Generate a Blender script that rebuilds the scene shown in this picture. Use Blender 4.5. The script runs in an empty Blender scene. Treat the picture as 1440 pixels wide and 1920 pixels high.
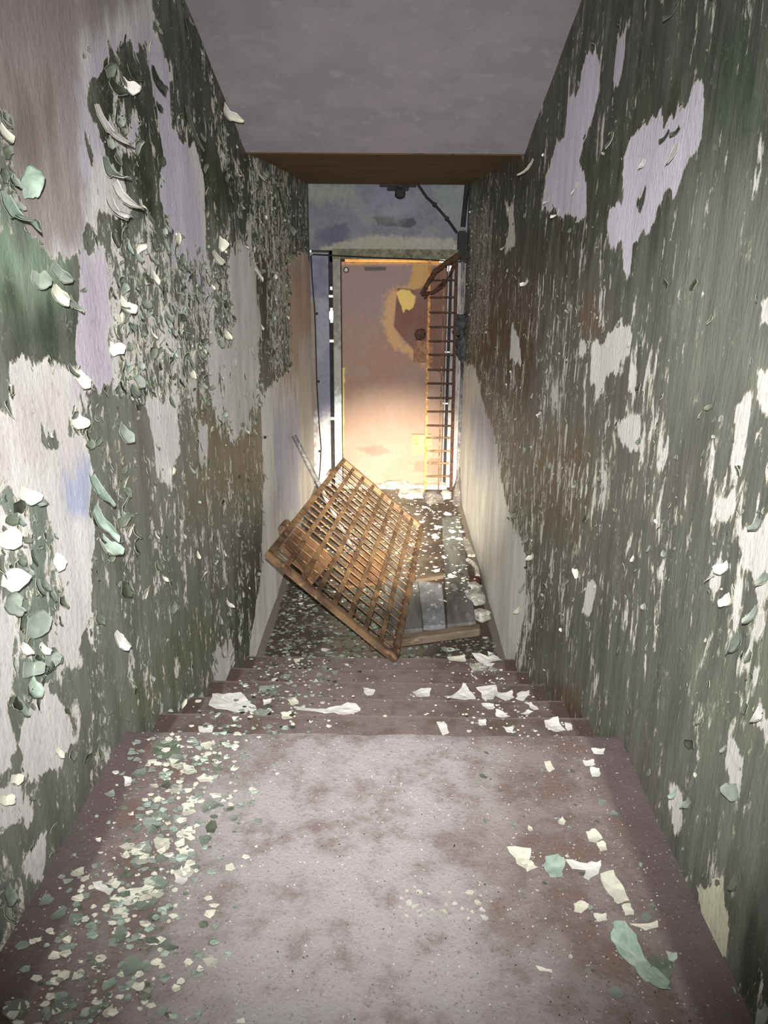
import bpy, bmesh, math, random
import numpy as np
from mathutils import Vector, Matrix, noise as mnoise
random.seed(7); rng = np.random.default_rng(7)
C = bpy.context.scene.collection
F = 1442.0
# ------------------------------------------------------------------ camera
PITCH, ROLL, YAW, CAMH = math.radians(18.2), math.radians(0.45), math.radians(-0.5), 2.0
fwd = np.array([math.sin(YAW)*math.cos(PITCH), math.cos(YAW)*math.cos(PITCH), -math.sin(PITCH)])
rgt = np.array([math.cos(YAW), -math.sin(YAW), 0.0]); upv = np.cross(rgt, fwd)
RX = rgt*math.cos(ROLL)+upv*math.sin(ROLL); UY = -rgt*math.sin(ROLL)+upv*math.cos(ROLL)
CP = np.array([0, 0, CAMH])
cam_data = bpy.data.cameras.new('camera'); cam = bpy.data.objects.new('camera', cam_data); C.objects.link(cam)
cam.matrix_world = Matrix([[RX[0], UY[0], -fwd[0], 0], [RX[1], UY[1], -fwd[1], 0], [RX[2], UY[2], -fwd[2], CAMH], [0, 0, 0, 1]])
cam_data.sensor_fit = 'VERTICAL'; cam_data.sensor_height = 24; cam_data.lens = 24*F/1920; cam_data.clip_start = 0.02
bpy.context.scene.camera = cam
# ------------------------------------------------------------------ world, lights, exposure
vs = bpy.context.scene.view_settings
bpy.context.scene.display_settings.display_device = 'sRGB'
vs.view_transform = 'Standard'; vs.look = 'None'; vs.gamma = 1; vs.use_curve_mapping = False; vs.exposure = 0.0
w = bpy.data.worlds.new('daylight'); bpy.context.scene.world = w; w.use_nodes = True
w.node_tree.nodes['Background'].inputs[0].default_value = (1.0, 0.86, 0.68, 1); w.node_tree.nodes['Background'].inputs[1].default_value = 2.5

def lamp(name, kind, loc, aim, energy, col, size=0.01, angle=None, blend=1.0, linear=True):
    d = bpy.data.lights.new(name, kind); d.energy = energy; d.color = col; d.shadow_soft_size = size
    if kind == 'SPOT': d.spot_size = math.radians(angle); d.spot_blend = blend
    if linear:
        d.use_nodes = True; nt = d.node_tree; em = nt.nodes['Emission']
        fo = nt.nodes.new('ShaderNodeLightFalloff'); fo.inputs['Strength'].default_value = 1.0
        nt.links.new(fo.outputs['Linear'], em.inputs['Strength'])
    o = bpy.data.objects.new(name, d); C.objects.link(o); o.location = loc
    o.rotation_euler = (Vector(aim)-Vector(loc)).to_track_quat('-Z', 'Y').to_euler()
    return o
flash_at = (-0.02, 0.0, CAMH+0.105)
lamp('phone_flash', 'SPOT', flash_at, (0.0, 3.2, 1.12), 265, (1.0, 0.985, 0.965), 0.012, 91, 1.0)
lamp('torch_beam', 'SPOT', (0.03, -0.01, CAMH+0.045), (0.03, 6.84, -0.12), 1950, (1.0, 0.89, 0.70), 0.012, 18, 1.0)

# ------------------------------------------------------------------ helpers
def lin(c): return tuple(((v/255)/12.92 if v/255 <= 0.04045 else ((v/255+0.055)/1.055)**2.4) for v in c)
def ray(x, y): return RX*(x-720)/F - UY*(y-960)/F + fwd
def at(x, y, ax, val):
    r = ray(x, y); return CP + r*((val-CP[ax])/r[ax])
def obj(name, bm, mats, parent=None, smooth=False):
    me = bpy.data.meshes.new(name); bm.normal_update(); bm.to_mesh(me); bm.free()
    for m in (mats if isinstance(mats, (list, tuple)) else [mats]): me.materials.append(m)
    if smooth: me.polygons.foreach_set('use_smooth', [True]*len(me.polygons))
    o = bpy.data.objects.new(name, me); C.objects.link(o)
    if parent: o.parent = parent
    return o
def tag(o, label, cat, group=None, kind=None):
    o['label'] = label; o['category'] = cat
    if group: o['group'] = group
    if kind: o['kind'] = kind
    return o
def struct(o, label=None, cat=None):
    o['kind'] = 'structure'
    if label: o['label'] = label; o['category'] = cat
    return o
def empty(name, loc=(0, 0, 0)):
    o = bpy.data.objects.new(name, None); C.objects.link(o); o.location = loc; o.empty_display_size = 0.05
    return o
def add_box(bm, c, s, rot=None, bev=0.0):
    n0 = len(bm.verts)
    M = Matrix.Translation(Vector(c)) @ (rot.to_4x4() if rot else Matrix()) @ Matrix.Diagonal((s[0], s[1], s[2], 1))
    r = bmesh.ops.create_cube(bm, size=1, matrix=M)
    if bev:
        es = list({e for v in r['verts'] for e in v.link_edges})
        bmesh.ops.bevel(bm, geom=es, offset=bev, segments=2, affect='EDGES')
def frame_of(a, b, side=None):
    z = (Vector(b)-Vector(a)).normalized()
    s = Vector(side) if side else (Vector((0, 0, 1)) if abs(z.z) < .9 else Vector((1, 0, 0)))
    x = s.cross(z).normalized() if not side else (s - z*s.dot(z)).normalized()
    y = z.cross(x)
    return Matrix((x, y, z)).transposed()
def add_bar(bm, a, b, wx, wy, side=None, bev=0.0):
    a = Vector(a); b = Vector(b)
    add_box(bm, (a+b)/2, (wx, wy, (b-a).length), frame_of(a, b, side), bev)
def add_tube(bm, pts, r, seg=8, caps=True):
    pts = [Vector(p) for p in pts]; rings = []
    for i, p in enumerate(pts):
        d = (pts[min(i+1, len(pts)-1)]-pts[max(i-1, 0)]).normalized()
        m = frame_of(Vector(), d); rr = r[i] if isinstance(r, (list, tuple)) else r
        rings.append([bm.verts.new(p + m @ Vector((rr*math.cos(t), rr*math.sin(t), 0))) for t in [2*math.pi*k/seg for k in range(seg)]])
    for A, B in zip(rings, rings[1:]):
        for k in range(seg): bm.faces.new((A[k], A[(k+1) % seg], B[(k+1) % seg], B[k]))
    if caps: bm.faces.new(rings[0][::-1]); bm.faces.new(rings[-1])
def add_lump(bm, c, s, sub=2, rough=0.25, seed=0, rot=None):
    r = bmesh.ops.create_icosphere(bm, subdivisions=sub, radius=1)
    R = rot or Matrix.Identity(3)
    for v in r['verts']:
        n = mnoise.noise(v.co*1.6+Vector((seed*3.1, seed*1.7, 0)))*rough*2 + mnoise.noise(v.co*4+Vector((0, seed, 9)))*rough*.6
        p = v.co*(1+n); p = Vector((math.copysign(abs(p.x)**.7, p.x)*s[0], math.copysign(abs(p.y)**.7, p.y)*s[1], math.copysign(abs(p.z)**.7, p.z)*s[2]))
        v.co = R @ p + Vector(c)

# ------------------------------------------------------------------ materials
class NT:
    def __init__(s, name):
        s.m = bpy.data.materials.new(name); s.m.use_nodes = True; s.t = s.m.node_tree; s.n = s.t.nodes; s.b = s.n['Principled BSDF']
        s.b.inputs['Roughness'].default_value = 0.8; s.b.inputs['Specular IOR Level'].default_value = 0.25
    def add(s, ty, **kw):
        n = s.n.new(ty)
        for k, v in kw.items(): setattr(n, k, v)
        return n
    def link(s, a, b): s.t.links.new(a, b)
    def val(s, inp, v):
        if hasattr(v, 'is_output') or isinstance(v, bpy.types.NodeSocket): s.link(v, inp)
        else: inp.default_value = v
    def coord(s, scale=(1, 1, 1), kind='Object'):
        tc = s.add('ShaderNodeTexCoord'); mp = s.add('ShaderNodeMapping'); mp.inputs['Scale'].default_value = scale
        s.link(tc.outputs[kind], mp.inputs['Vector']); return mp.outputs['Vector']
    def noise(s, vec, scale, detail=6, rough=0.6, dist=0.0):
        n = s.add('ShaderNodeTexNoise'); n.inputs['Scale'].default_value = scale; n.inputs['Detail'].default_value = detail
        n.inputs['Roughness'].default_value = rough; n.inputs['Distortion'].default_value = dist; s.link(vec, n.inputs['Vector']); return n.outputs[0]
    def vor(s, vec, scale, feat='F1', out='Distance', rand=1.0):
        n = s.add('ShaderNodeTexVoronoi', feature=feat); n.inputs['Scale'].default_value = scale; n.inputs['Randomness'].default_value = rand
        s.link(vec, n.inputs['Vector']); return n.outputs[out]
    def math(s, op, a, b=0.0, c=0.0):
        n = s.add('ShaderNodeMath', operation=op); s.val(n.inputs[0], a); s.val(n.inputs[1], b); s.val(n.inputs[2], c); return n.outputs[0]
    def ramp(s, v, a, b, lo=0.0, hi=1.0):
        n = s.add('ShaderNodeMapRange'); n.interpolation_type = 'SMOOTHSTEP'
        s.val(n.inputs[0], v); s.val(n.inputs[1], a); s.val(n.inputs[2], b); s.val(n.inputs[3], lo); s.val(n.inputs[4], hi); return n.outputs[0]
    def mix(s, f, a, b, mode='MIX'):
        n = s.add('ShaderNodeMix', data_type='RGBA', blend_type=mode); s.val(n.inputs[0], f)
        for i, v in ((6, a), (7, b)):
            if isinstance(v, tuple): n.inputs[i].default_value = (*v[:3], 1)
            else: s.link(v, n.inputs[i])
        return n.outputs[2]
    def attr(s, name, out): 
        n = s.add('ShaderNodeAttribute', attribute_name=name); return n.outputs[out]
    def bump(s, h, dist, strength=1.0, prev=None):
        n = s.add('ShaderNodeBump'); n.inputs['Distance'].default_value = dist; n.inputs['Strength'].default_value = strength
        s.link(h, n.inputs['Height'])
        if prev is not None: s.link(prev, n.inputs['Normal'])
        s.link(n.outputs[0], s.b.inputs['Normal']); return n.outputs[0]
    def base(s, c):
        if isinstance(c, tuple): s.b.inputs['Base Color'].default_value = (*c[:3], 1)
        else: s.link(c, s.b.inputs['Base Color'])
    def rough(s, v): s.val(s.b.inputs['Roughness'], v)

def mottled(name, c1, c2, scale=12, c3=None, rough=0.8, bumpd=0.002, stretch=(1, 1, 1), metal=0.0, spec=0.25, kind='Object'):
    t = NT(name); v = t.coord(stretch, kind)
    n = t.noise(v, scale); col = t.mix(t.ramp(n, .38, .62), lin(c1), lin(c2))
    if c3: col = t.mix(t.ramp(t.noise(v, scale*2.7, 5), .55, .68), col, lin(c3))
    t.base(col); t.rough(rough); t.b.inputs['Metallic'].default_value = metal; t.b.inputs['Specular IOR Level'].default_value = spec
    t.bump(t.noise(v, scale*4, 4), bumpd); return t.m

CREAM = (226, 224, 206)
def wall_material(name, axis_scale):
    # peeling paint over plaster; 'bare' (0.5 = edge of the paint) and the two colours are stored per vertex
    t = NT(name); b = t.attr('bare', 'Fac')
    v = t.coord(axis_scale); vv = t.coord((1, 1, 1))
    n1 = t.noise(v, 34, 7, .70, .5); n2 = t.noise(v, 110, 4, .6)
    v2 = t.add('ShaderNodeVectorMath', operation='ADD'); t.link(v, v2.inputs[0])
    nz = t.add('ShaderNodeTexNoise'); nz.inputs['Scale'].default_value = 30; t.link(v, nz.inputs['Vector'])
    sc = t.add('ShaderNodeVectorMath', operation='SCALE'); t.link(nz.outputs['Color'], sc.inputs[0]); sc.inputs['Scale'].default_value = 0.05; t.link(sc.outputs[0], v2.inputs[1])
    cell = t.vor(v2.outputs[0], 30, 'F1', 'Color'); sep = t.add('ShaderNodeSeparateColor'); t.link(cell, sep.inputs[0])
    val = t.math('ADD', b, t.math('MULTIPLY_ADD', n1, 2.6, -1.3))
    val = t.math('ADD', val, t.math('MULTIPLY_ADD', n2, .7, -.35))
    val = t.math('ADD', val, t.math('MULTIPLY_ADD', sep.outputs[0], .42, -.21))
    bare = t.ramp(val, -.015, .015)
    edge = t.math('MULTIPLY', t.ramp(val, -.10, -.03), t.math('SUBTRACT', 1.0, t.ramp(val, .03, .16)))
    streak = t.noise(t.coord((axis_scale[0]*.9, axis_scale[1]*.9, axis_scale[2]*.3)), 20, 8, .72)
    pc = t.mix(t.ramp(streak, .35, .68), t.mix(.34, t.attr('paint', 'Color'), (0.004, 0.004, 0.003)), t.mix(.10, t.attr('paint', 'Color'), lin((150, 152, 138))))
    pc = t.mix(t.math('MULTIPLY', t.ramp(t.noise(vv, 190, 3), .58, .72), .5), pc, lin((122, 124, 108)))
    chip = t.math('MULTIPLY', t.ramp(sep.outputs[1], .3, .95), .25)
    pc = t.mix(chip, pc, t.mix(.5, pc, lin((120, 126, 112))))
    bc = t.mix(t.ramp(streak, .3, .7), t.mix(.22, t.attr('plaster', 'Color'), lin((96, 90, 88))), t.attr('plaster', 'Color'))
    bc = t.mix(t.math('MULTIPLY', t.ramp(t.noise(vv, 60, 6), .52, .7), .25), bc, lin((110, 108, 104)))
    n3 = t.noise(t.coord((axis_scale[0], axis_scale[1], axis_scale[2]*1.25)), 48, 4, .55, .6)
    scr = t.math('SUBTRACT', 1.0, t.ramp(t.math('ABSOLUTE', t.math('SUBTRACT', n3, .5)), .004, .014))
    scr = t.math('MULTIPLY', scr, t.ramp(t.noise(vv, 9, 5, .65), .50, .66))
    pc = t.mix(t.math('MULTIPLY', scr, .75), pc, lin((168, 168, 152)))
    col = t.mix(bare, pc, bc)
    col = t.mix(t.math('MULTIPLY', edge, .72), col, lin(CREAM))
    t.base(col); t.rough(t.mix(bare, (.48, .48, .48), (.85, .85, .85))); t.b.inputs['Specular IOR Level'].default_value = .3
    h = t.math('ADD', t.math('MULTIPLY', t.ramp(val, .06, -.06), 1.0), t.math('MULTIPLY', n2, .5))
    t.bump(h, .004, 1.0); return t.m
M_WALLL = wall_material('peeling_paint_left', (1, .62, .36)); M_WALLR = wall_material('peeling_paint_right', (1, .9, .28))

def painted_material(name, bumpd=.0012, k=.35):
    t = NT(name); v = t.coord((1, 1, 1)); n = t.noise(v, 30, 6)
    col = t.mix(t.math('MULTIPLY', t.ramp(n, .4, .7), k), t.attr('paint', 'Color'), t.mix(.6, t.attr('paint', 'Color'), (0.02, 0.015, 0.012)))
    col = t.mix(t.math('MULTIPLY', t.ramp(t.noise(v, 5, 5), .42, .66), .7*k), col, lin((135, 130, 128)))
    t.base(col); t.rough(.62); t.bump(n, bumpd); return t.m
M_PAINTED = painted_material('weathered_paint'); M_DOOR = painted_material('worn_door_paint', .0006, .14)

M_RUST = mottled('rusted_iron', (108, 84, 60), (70, 51, 37), 7, (130, 106, 74), .75, .0015, spec=.3)
M_RUSTD = mottled('dark_rusted_iron', (64, 43, 32), (44, 30, 24), 24, (92, 60, 40), .8, .002)
M_RUSTLIT = mottled('lit_rusted_iron', (176, 134, 84), (140, 96, 54), 20, (90, 56, 34), .75, .002)  # paler tan rust puts the light on the left rail into its colour
M_BLACK = mottled('blackened_metal', (34, 31, 30), (22, 20, 20), 20, None, .7)
M_WIRE = mottled('black_cable', (24, 22, 22), (34, 31, 30), 20, None, .6)
M_POLE = mottled('grey_pole', (78, 78, 84), (120, 118, 116), 18, (56, 52, 50), .6)
M_RAG = mottled('grey_rag', (66, 70, 68), (40, 42, 42), 22, (88, 92, 88), .95, .004)
M_WOOD = mottled('weathered_board', (96, 95, 92), (70, 68, 65), 9, (116, 116, 114), .85, .002, (1, .18, 1))
M_WOODP = mottled('pale_dusty_board', (120, 121, 126), (94, 95, 96), 10, (160, 160, 160), .85, .002, (1, .5, 1))
M_WOODB = mottled('brown_board', (124, 92, 66), (96, 70, 50), 9, (84, 60, 42), .8, .002, (1, .18, 1))
M_BATT = mottled('brown_batten', (108, 94, 78), (78, 66, 54), 9, (122, 112, 100), .85, .002, (.2, 1, 1))
M_PLAST = mottled('plaster_rubble', (176, 174, 164), (138, 134, 124), 16, (92, 86, 78), .9, .004)
M_GREY = mottled('grey_rubble', (96, 92, 88), (72, 68, 64), 14, (120, 116, 110), .9, .004)
M_CEIL = mottled('ceiling_plaster', (134, 127, 132), (126, 120, 126), 5, (138, 131, 134), .9, .001)
def soffit_material():
    t = NT('soffit_dirt'); v = t.coord((1, 1, 1)); n = t.noise(t.coord((.5, 2.2, 1)), 5, 6)
    col = t.mix(t.ramp(n, .3, .7), lin((116, 94, 62)), lin((92, 72, 48)))
    col = t.mix(t.ramp(t.noise(v, 14, 6), .58, .7), col, lin((62, 44, 32)))
    t.base(col); t.rough(.85); t.bump(n, .003); return t.m
M_SOFF = soffit_material()

def ground_material(name, cols, xl=-.70, xr=.612, border=.085, bordercol=(86, 74, 75), centre=True, zs=1):
    a, bcol, rust, dust = [lin(c) for c in cols]
    t = NT(name); tc = t.add('ShaderNodeTexCoord'); sx = t.add('ShaderNodeSeparateXYZ'); t.link(tc.outputs['Object'], sx.inputs[0])
    v = t.coord((1, 1, zs)); big = t.noise(v, 3.2, 6, .62); mid = t.noise(v, 11, 7, .65); fine = t.noise(v, 130, 4, .7)
    col = t.mix(t.ramp(mid, .36, .62), a, bcol)
    col = t.mix(t.math('MULTIPLY', t.ramp(mid, .5, .7), .5), col, rust)
    if centre:   # trodden pale dust down the middle
        off = t.math('ABSOLUTE', t.math('ADD', sx.outputs[0], .09))
        off = t.math('ADD', off, t.math('MULTIPLY_ADD', big, .55, -.275))
        tr = t.math('SUBTRACT', 1.0, t.ramp(off, .16, .46))
        tr = t.math('MULTIPLY', tr, t.ramp(mid, .80, .42))
        col = t.mix(t.math('MULTIPLY', tr, .95), col, dust)
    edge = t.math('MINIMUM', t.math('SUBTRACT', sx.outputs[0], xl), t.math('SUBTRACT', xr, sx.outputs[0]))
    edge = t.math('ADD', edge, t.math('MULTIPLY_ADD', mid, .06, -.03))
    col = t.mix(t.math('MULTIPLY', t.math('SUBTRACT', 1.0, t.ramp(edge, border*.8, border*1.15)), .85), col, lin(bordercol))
    col = t.mix(t.math('MULTIPLY', t.ramp(fine, .56, .68), .45), col, lin((70, 54, 48)))
    col = t.mix(t.math('MULTIPLY', t.ramp(t.noise(v, 120, 3, .6), .66, .72), .6), col, lin((208, 202, 190)))
    if zs > 1:   # worn, paler step noses with a dirty line behind
        e = t.attr('nose', 'Fac'); col = t.mix(t.math('MULTIPLY', t.ramp(t.math('ADD', e, t.math('MULTIPLY_ADD', mid, .8, -.4)), .6, .95), .3), col, lin((138, 126, 122)))
    t.base(col); t.rough(.82); t.bump(t.math('ADD', t.math('MULTIPLY', fine, .5), mid), .004); return t.m
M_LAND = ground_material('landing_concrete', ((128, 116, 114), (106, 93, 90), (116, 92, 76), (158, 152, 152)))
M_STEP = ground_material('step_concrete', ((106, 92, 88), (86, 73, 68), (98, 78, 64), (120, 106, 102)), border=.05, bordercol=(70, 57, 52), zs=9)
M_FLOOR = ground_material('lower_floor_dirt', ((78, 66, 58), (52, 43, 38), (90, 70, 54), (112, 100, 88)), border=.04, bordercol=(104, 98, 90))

def flake_mat(name, c, c2, rough=.7): return mottled(name, c, c2, 30, None, rough, .0008)
M_FCREAM = flake_mat('cream_flake', (206, 204, 186), (188, 188, 172))
M_FWHITE = flake_mat('white_flake', (208, 206, 200), (194, 192, 187))
M_FGREEN = flake_mat('green_flake', (84, 92, 78), (102, 108, 94))
M_FGREY = flake_mat('grey_green_flake', (134, 142, 132), (116, 124, 114))
M_FMINT = flake_mat('mint_flake', (158, 174, 160), (132, 150, 136))
M_FDARK = flake_mat('dark_green_flake', (60, 66, 52), (44, 48, 38))

# ------------------------------------------------------------------ painted grids (walls, door)
def sdf(poly, U, V):
    P = np.array(poly, float); d = np.full(U.shape, 1e9); ins = np.zeros(U.shape, bool)
    for i in range(len(P)):
        a, b = P[i], P[(i+1) % len(P)]; e = b-a; L = e@e+1e-12
        wu, wv = U-a[0], V-a[1]; h = np.clip((wu*e[0]+wv*e[1])/L, 0, 1)
        d = np.minimum(d, np.hypot(wu-h*e[0], wv-h*e[1]))
        c = ((a[1] > V) != (b[1] > V)); 
        with np.errstate(divide='ignore', invalid='ignore'):
            xi = a[0]+(V-a[1])/(e[1] if e[1] != 0 else 1e-12)*e[0]
        ins ^= (c & (U < xi))
    return np.where(ins, d, -d)
def sm(x): x = np.clip(x, 0, 1); return x*x*(3-2*x)
def fbm(U, V, s, oct=4, off=0.0):
    out = np.zeros(U.size); 
    for i, (u, v) in enumerate(zip(U.ravel()*s[0], V.ravel()*s[1])):
        out[i] = mnoise.fractal((u, v, off), 1.0, 2.0, oct, noise_basis='PERLIN_ORIGINAL')
    return out.reshape(U.shape)
def grid_obj(name, us, vs_, place, mats, fields, parent=None, flip=False):
    nu, nv = len(us), len(vs_); U, V = np.meshgrid(us, vs_)
    co = place(U, V).reshape(-1, 3)
    i = np.arange(nu*nv).reshape(nv, nu); q = np.stack([i[:-1, :-1], i[:-1, 1:], i[1:, 1:], i[1:, :-1]], -1).reshape(-1, 4)
    if flip: q = q[:, ::-1]
    me = bpy.data.meshes.new(name); me.from_pydata(co.tolist(), [], q.tolist())
    for k, a in fields.items():
        if a.ndim == 2: me.attributes.new(k, 'FLOAT', 'POINT').data.foreach_set('value', a.ravel().astype(np.float32))
        else:
            c4 = np.ones((nu*nv, 4), np.float32); c4[:, :3] = a.reshape(-1, 3)
            me.attributes.new(k, 'FLOAT_COLOR', 'POINT').data.foreach_set('color', c4.ravel())
    me.materials.append(mats); me.polygons.foreach_set('use_smooth', [True]*len(me.polygons)); me.update()
    o = bpy.data.objects.new(name, me); C.objects.link(o)
    if parent: o.parent = parent
    return o
def paint_col(base, U, V, items, wob):
    col = np.empty(U.shape+(3,)); col[:] = lin(base)
    for poly, c, f in items:
        s = sdf(poly, U, V)+wob*f*1.2; k = sm(s/f*.5+.5)[..., None]; col = col*(1-k)+np.array(lin(c))*k
    return col

XL, XR, YD = -0.70, 0.612, 6.84
LZ, LY = 0.79, 1.775                    # landing height and its front edge
EDGES = [1.775, 2.075, 2.385, 2.715, 3.045, 3.39]
STEPZ = [LZ-LZ/6*(k+1) for k in range(5)]
CEILY, CEILZ, CSL = 4.0, 2.478, 0.325   # where the sloping ceiling meets the soffit
def wpoly(poly, X): return [tuple(at(x, y, 0, X)[1:3]) for x, y in poly]
def vwob(U, V): return fbm(U, V, (14, 6), 4, 3.3)

L_BARE = [  # outline on the photo-facing wall, bareness, feather (m)
 ([(290,0),(375,0),(470,285),(470,380),(425,400),(380,260),(330,150)], -.50, .03),
 ([(160,100),(300,40),(310,300),(330,430),(240,420),(170,300)], -.42, .02),
 ([(0,430),(150,500),(155,680),(20,690),(0,650)], -.62, .03),
 ([(0,170),(30,190),(30,400),(0,440)], -.15, .02),
 ([(-60,-40),(285,-40),(300,50),(275,78),(205,85),(165,108),(158,250),(172,300),(188,380),(152,425),(155,475),(105,480),(65,430),(34,380),(30,330),(24,230),(0,180),(-60,150)], 1.05, .02),
 ([(155,100),(205,92),(195,130),(172,160),(168,205),(198,265),(205,300),(235,350),(258,392),(240,412),(196,388),(182,320),(155,220)], 1.0, .015),
 ([(205,215),(255,215),(262,285),(240,300),(210,270)], -.02, .02),
 ([(270,62),(298,48),(318,130),(325,240),(345,275),(368,268),(384,340),(395,570),(372,600),(352,540),(330,480),(318,420),(300,350),(312,300),(298,200),(280,110)], .95, .015),
 ([(395,110),(420,230),(460,340),(450,400),(420,330),(390,220)], -.25, .02),
 ([(155,480),(200,472),(210,560),(206,640),(216,700),(188,740),(160,720),(146,670)], .85, .015),
 ([(205,430),(320,430),(400,500),(480,600),(490,700),(420,780),(300,760),(220,740),(212,600)], -.04, .05),
 ([(0,680),(150,690),(180,770),(150,850),(0,800)], .12, .03),
 ([(30,690),(140,680),(150,760),(110,800),(60,770)], .6, .02),
 ([(0,770),(40,790),(90,840),(160,830),(182,880),(166,960),(186,1000),(172,1050),(176,1150),(150,1215),(130,1250),(108,1160),(130,1100),(98,1040),(85,960),(40,940),(10,900),(-20,880)], .95, .012),
 ([(0,900),(85,950),(125,1080),(110,1200),(130,1290),(60,1300),(0,1150)], -.12, .02),
 ([(70,1290),(110,1305),(135,1340),(142,1390),(90,1455),(50,1440),(35,1390),(55,1340)], .95, .014),
 ([(-30,1130),(28,1160),(25,1280),(10,1320),(36,1400),(15,1445),(-30,1445)], .95, .014),
 ([(0,960),(30,990),(20,1040),(0,1045)], .6, .01),
 ([(90,1205),(130,1200),(165,1240),(140,1262),(100,1230)], .35, .01),
 ([(190,1196),(215,1181),(245,1196),(245,1214),(195,1216)], .9, .014),
 ([(0,1480),(40,1470),(60,1540),(0,1560)], .3, .01),
 ([(40,1620),(90,1560),(80,1640),(50,1680)], .15, .01),
 ([(490,745),(512,720),(545,700),(560,600),(575,560),(580,480),(600,700),(610,930),(520,1240),(468,1240),(476,1170),(492,1080),(497,900)], 1.15, .02),
 ([(540,480),(578,470),(585,720),(545,720)], .95, .04),
 ([(410,1200),(440,1190),(442,1230),(427,1275),(405,1285),(400,1250)], .85, .012),
 ([(280,760),(330,750),(337,850),(320,920),(300,900)], .7, .02),
 ([(375,800),(395,790),(386,960),(378,970)], .55, .02),
 ([(390,640),(480,640),(490,740),(470,800),(440,830),(400,780)], .32, .05),
 ([(430,500),(470,420),(490,600),(482,700),(440,660)], .75, .04),
 ([(470,290),(560,320),(560,480),(470,480)], -.10, .05),
 ([(500,480),(545,480),(545,690),(510,700)], -.06, .05),
 ([(220,880),(470,900),(470,1200),(250,1300),(170,1320),(190,1000)], -.34, .06),
 ([(540,300),(585,330),(585,470),(545,470)], -.3, .06),
]
R_BARE = [
 ([(1000,520),(1260,560),(1260,1170),(1000,1170)], -.31, .08),
 ([(1000,0),(1440,0),(1440,520),(1000,520),(930,420)], -.46, .08),
 ([(1000,1170),(1330,1170),(1330,1500),(1000,1300)], -.42, .06),
 ([(1290,380),(1440,380),(1440,740),(1290,740)], -.46, .04),
 ([(1330,880),(1440,860),(1440,1320),(1320,1250)], -.16, .03),
 ([(880,380),(925,400),(915,640),(880,640)], -.05, .08),
 ([(890,650),(960,780),(1000,1000),(1000,1250),(960,1260),(930,800)], -.12, .1),
 ([(860,680),(890,690),(905,760),(928,820),(938,900),(955,980),(985,1040),(980,1140),(962,1245),(940,1245),(900,1080),(850,930),(845,800)], 1.15, .03),
 ([(1098,106),(1121,108),(1119,170),(1106,235),(1092,262),(1084,300),(1097,345),(1096,400),(1080,408),(1066,398),(1050,404),(1030,385),(1014,392),(1022,330),(1040,275),(1056,262),(1066,190),(1086,170)], 1.0, .016),
 ([(1165,60),(1168,95),(1156,152),(1146,150),(1152,90)], .9, .016),
 ([(1235,204),(1241,230),(1262,226),(1268,196),(1290,190),(1304,165),(1317,182),(1310,258),(1291,276),(1282,300),(1262,356),(1242,330),(1226,385),(1212,436),(1192,440),(1178,432),(1174,500),(1167,507),(1162,450),(1139,478),(1145,400),(1161,370),(1166,290),(1188,250),(1215,222)], 1.0, .016),
 ([(1190,380),(1212,335),(1205,370),(1196,395)], -.7, .016),
 ([(1108,650),(1130,640),(1165,610),(1185,625),(1178,660),(1160,685),(1166,700),(1132,700),(1115,740),(1108,715)], .75, .016),
 ([(1150,790),(1195,780),(1200,845),(1180,850),(1160,830)], .55, .018),
 ([(1178,700),(1192,690),(1186,742)], .6, .016),
 ([(1085,640),(1100,630),(1100,670),(1088,672)], .7, .016),
 ([(1388,995),(1422,985),(1460,960),(1460,1060),(1425,1112),(1407,1085),(1388,1060)], 1.0, .016),
 ([(1345,1040),(1356,1056),(1346,1094),(1330,1090),(1335,1070)], .95, .016),
 ([(1350,940),(1366,945),(1356,972),(1340,962)], .85, .016),
 ([(1370,745),(1398,750),(1386,862),(1370,862)], .55, .018),
 ([(1426,568),(1460,555),(1460,622),(1426,605)], 1.0, .016),
 ([(1418,700),(1460,690),(1460,785),(1424,775)], .7, .018),
 ([(1302,1660),(1345,1652),(1352,1720),(1356,1790),(1342,1800),(1312,1712)], .95, .016),
 ([(1366,1400),(1386,1425),(1380,1492),(1366,1470)], .9, .016),
 ([(1256,1470),(1272,1480),(1275,1540),(1265,1562)], .45, .018),
 ([(958,600),(970,640),(974,680),(955,672)], .8, .018),
 ([(945,380),(960,385),(965,460),(945,470),(952,420)], .7, .018),
 ([(1100,1095),(1114,1100),(1105,1142),(1088,1150)], .9, .016),
 ([(1308,530),(1320,545),(1308,570)], .9, .016),
 ([(1120,560),(1135,600),(1132,625),(1120,600)], .1, .02),
 ([(1420,1310),(1440,1350),(1440,1400),(1410,1350)], .7, .018),
 ([(1020,690),(1060,700),(1050,790),(1010,780)], -.05, .05),
 ([(1040,860),(1130,850),(1120,960),(1050,960)], -.12, .05),
]
L_PAINT = [([(150,0),(480,0),(480,420),(300,430),(160,330)], (52,56,42), .15), ([(0,420),(130,470),(120,600),(0,560)], (150,176,152), .08),
           ([(0,560),(160,560),(160,700),(0,700)], (70,80,66), .1), ([(440,290),(600,290),(600,700),(480,700)], (66,68,58), .3),
           ([(380,740),(500,760),(500,940),(360,940)], (116,108,84), .15), ([(0,860),(130,900),(140,1300),(0,1300)], (128,138,128), .06),
           ([(440,1000),(500,980),(490,1200),(440,1220)], (78,82,74), .12), ([(370,1150),(420,1180),(300,1330),(230,1320)], (104,108,84), .08)]
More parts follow.
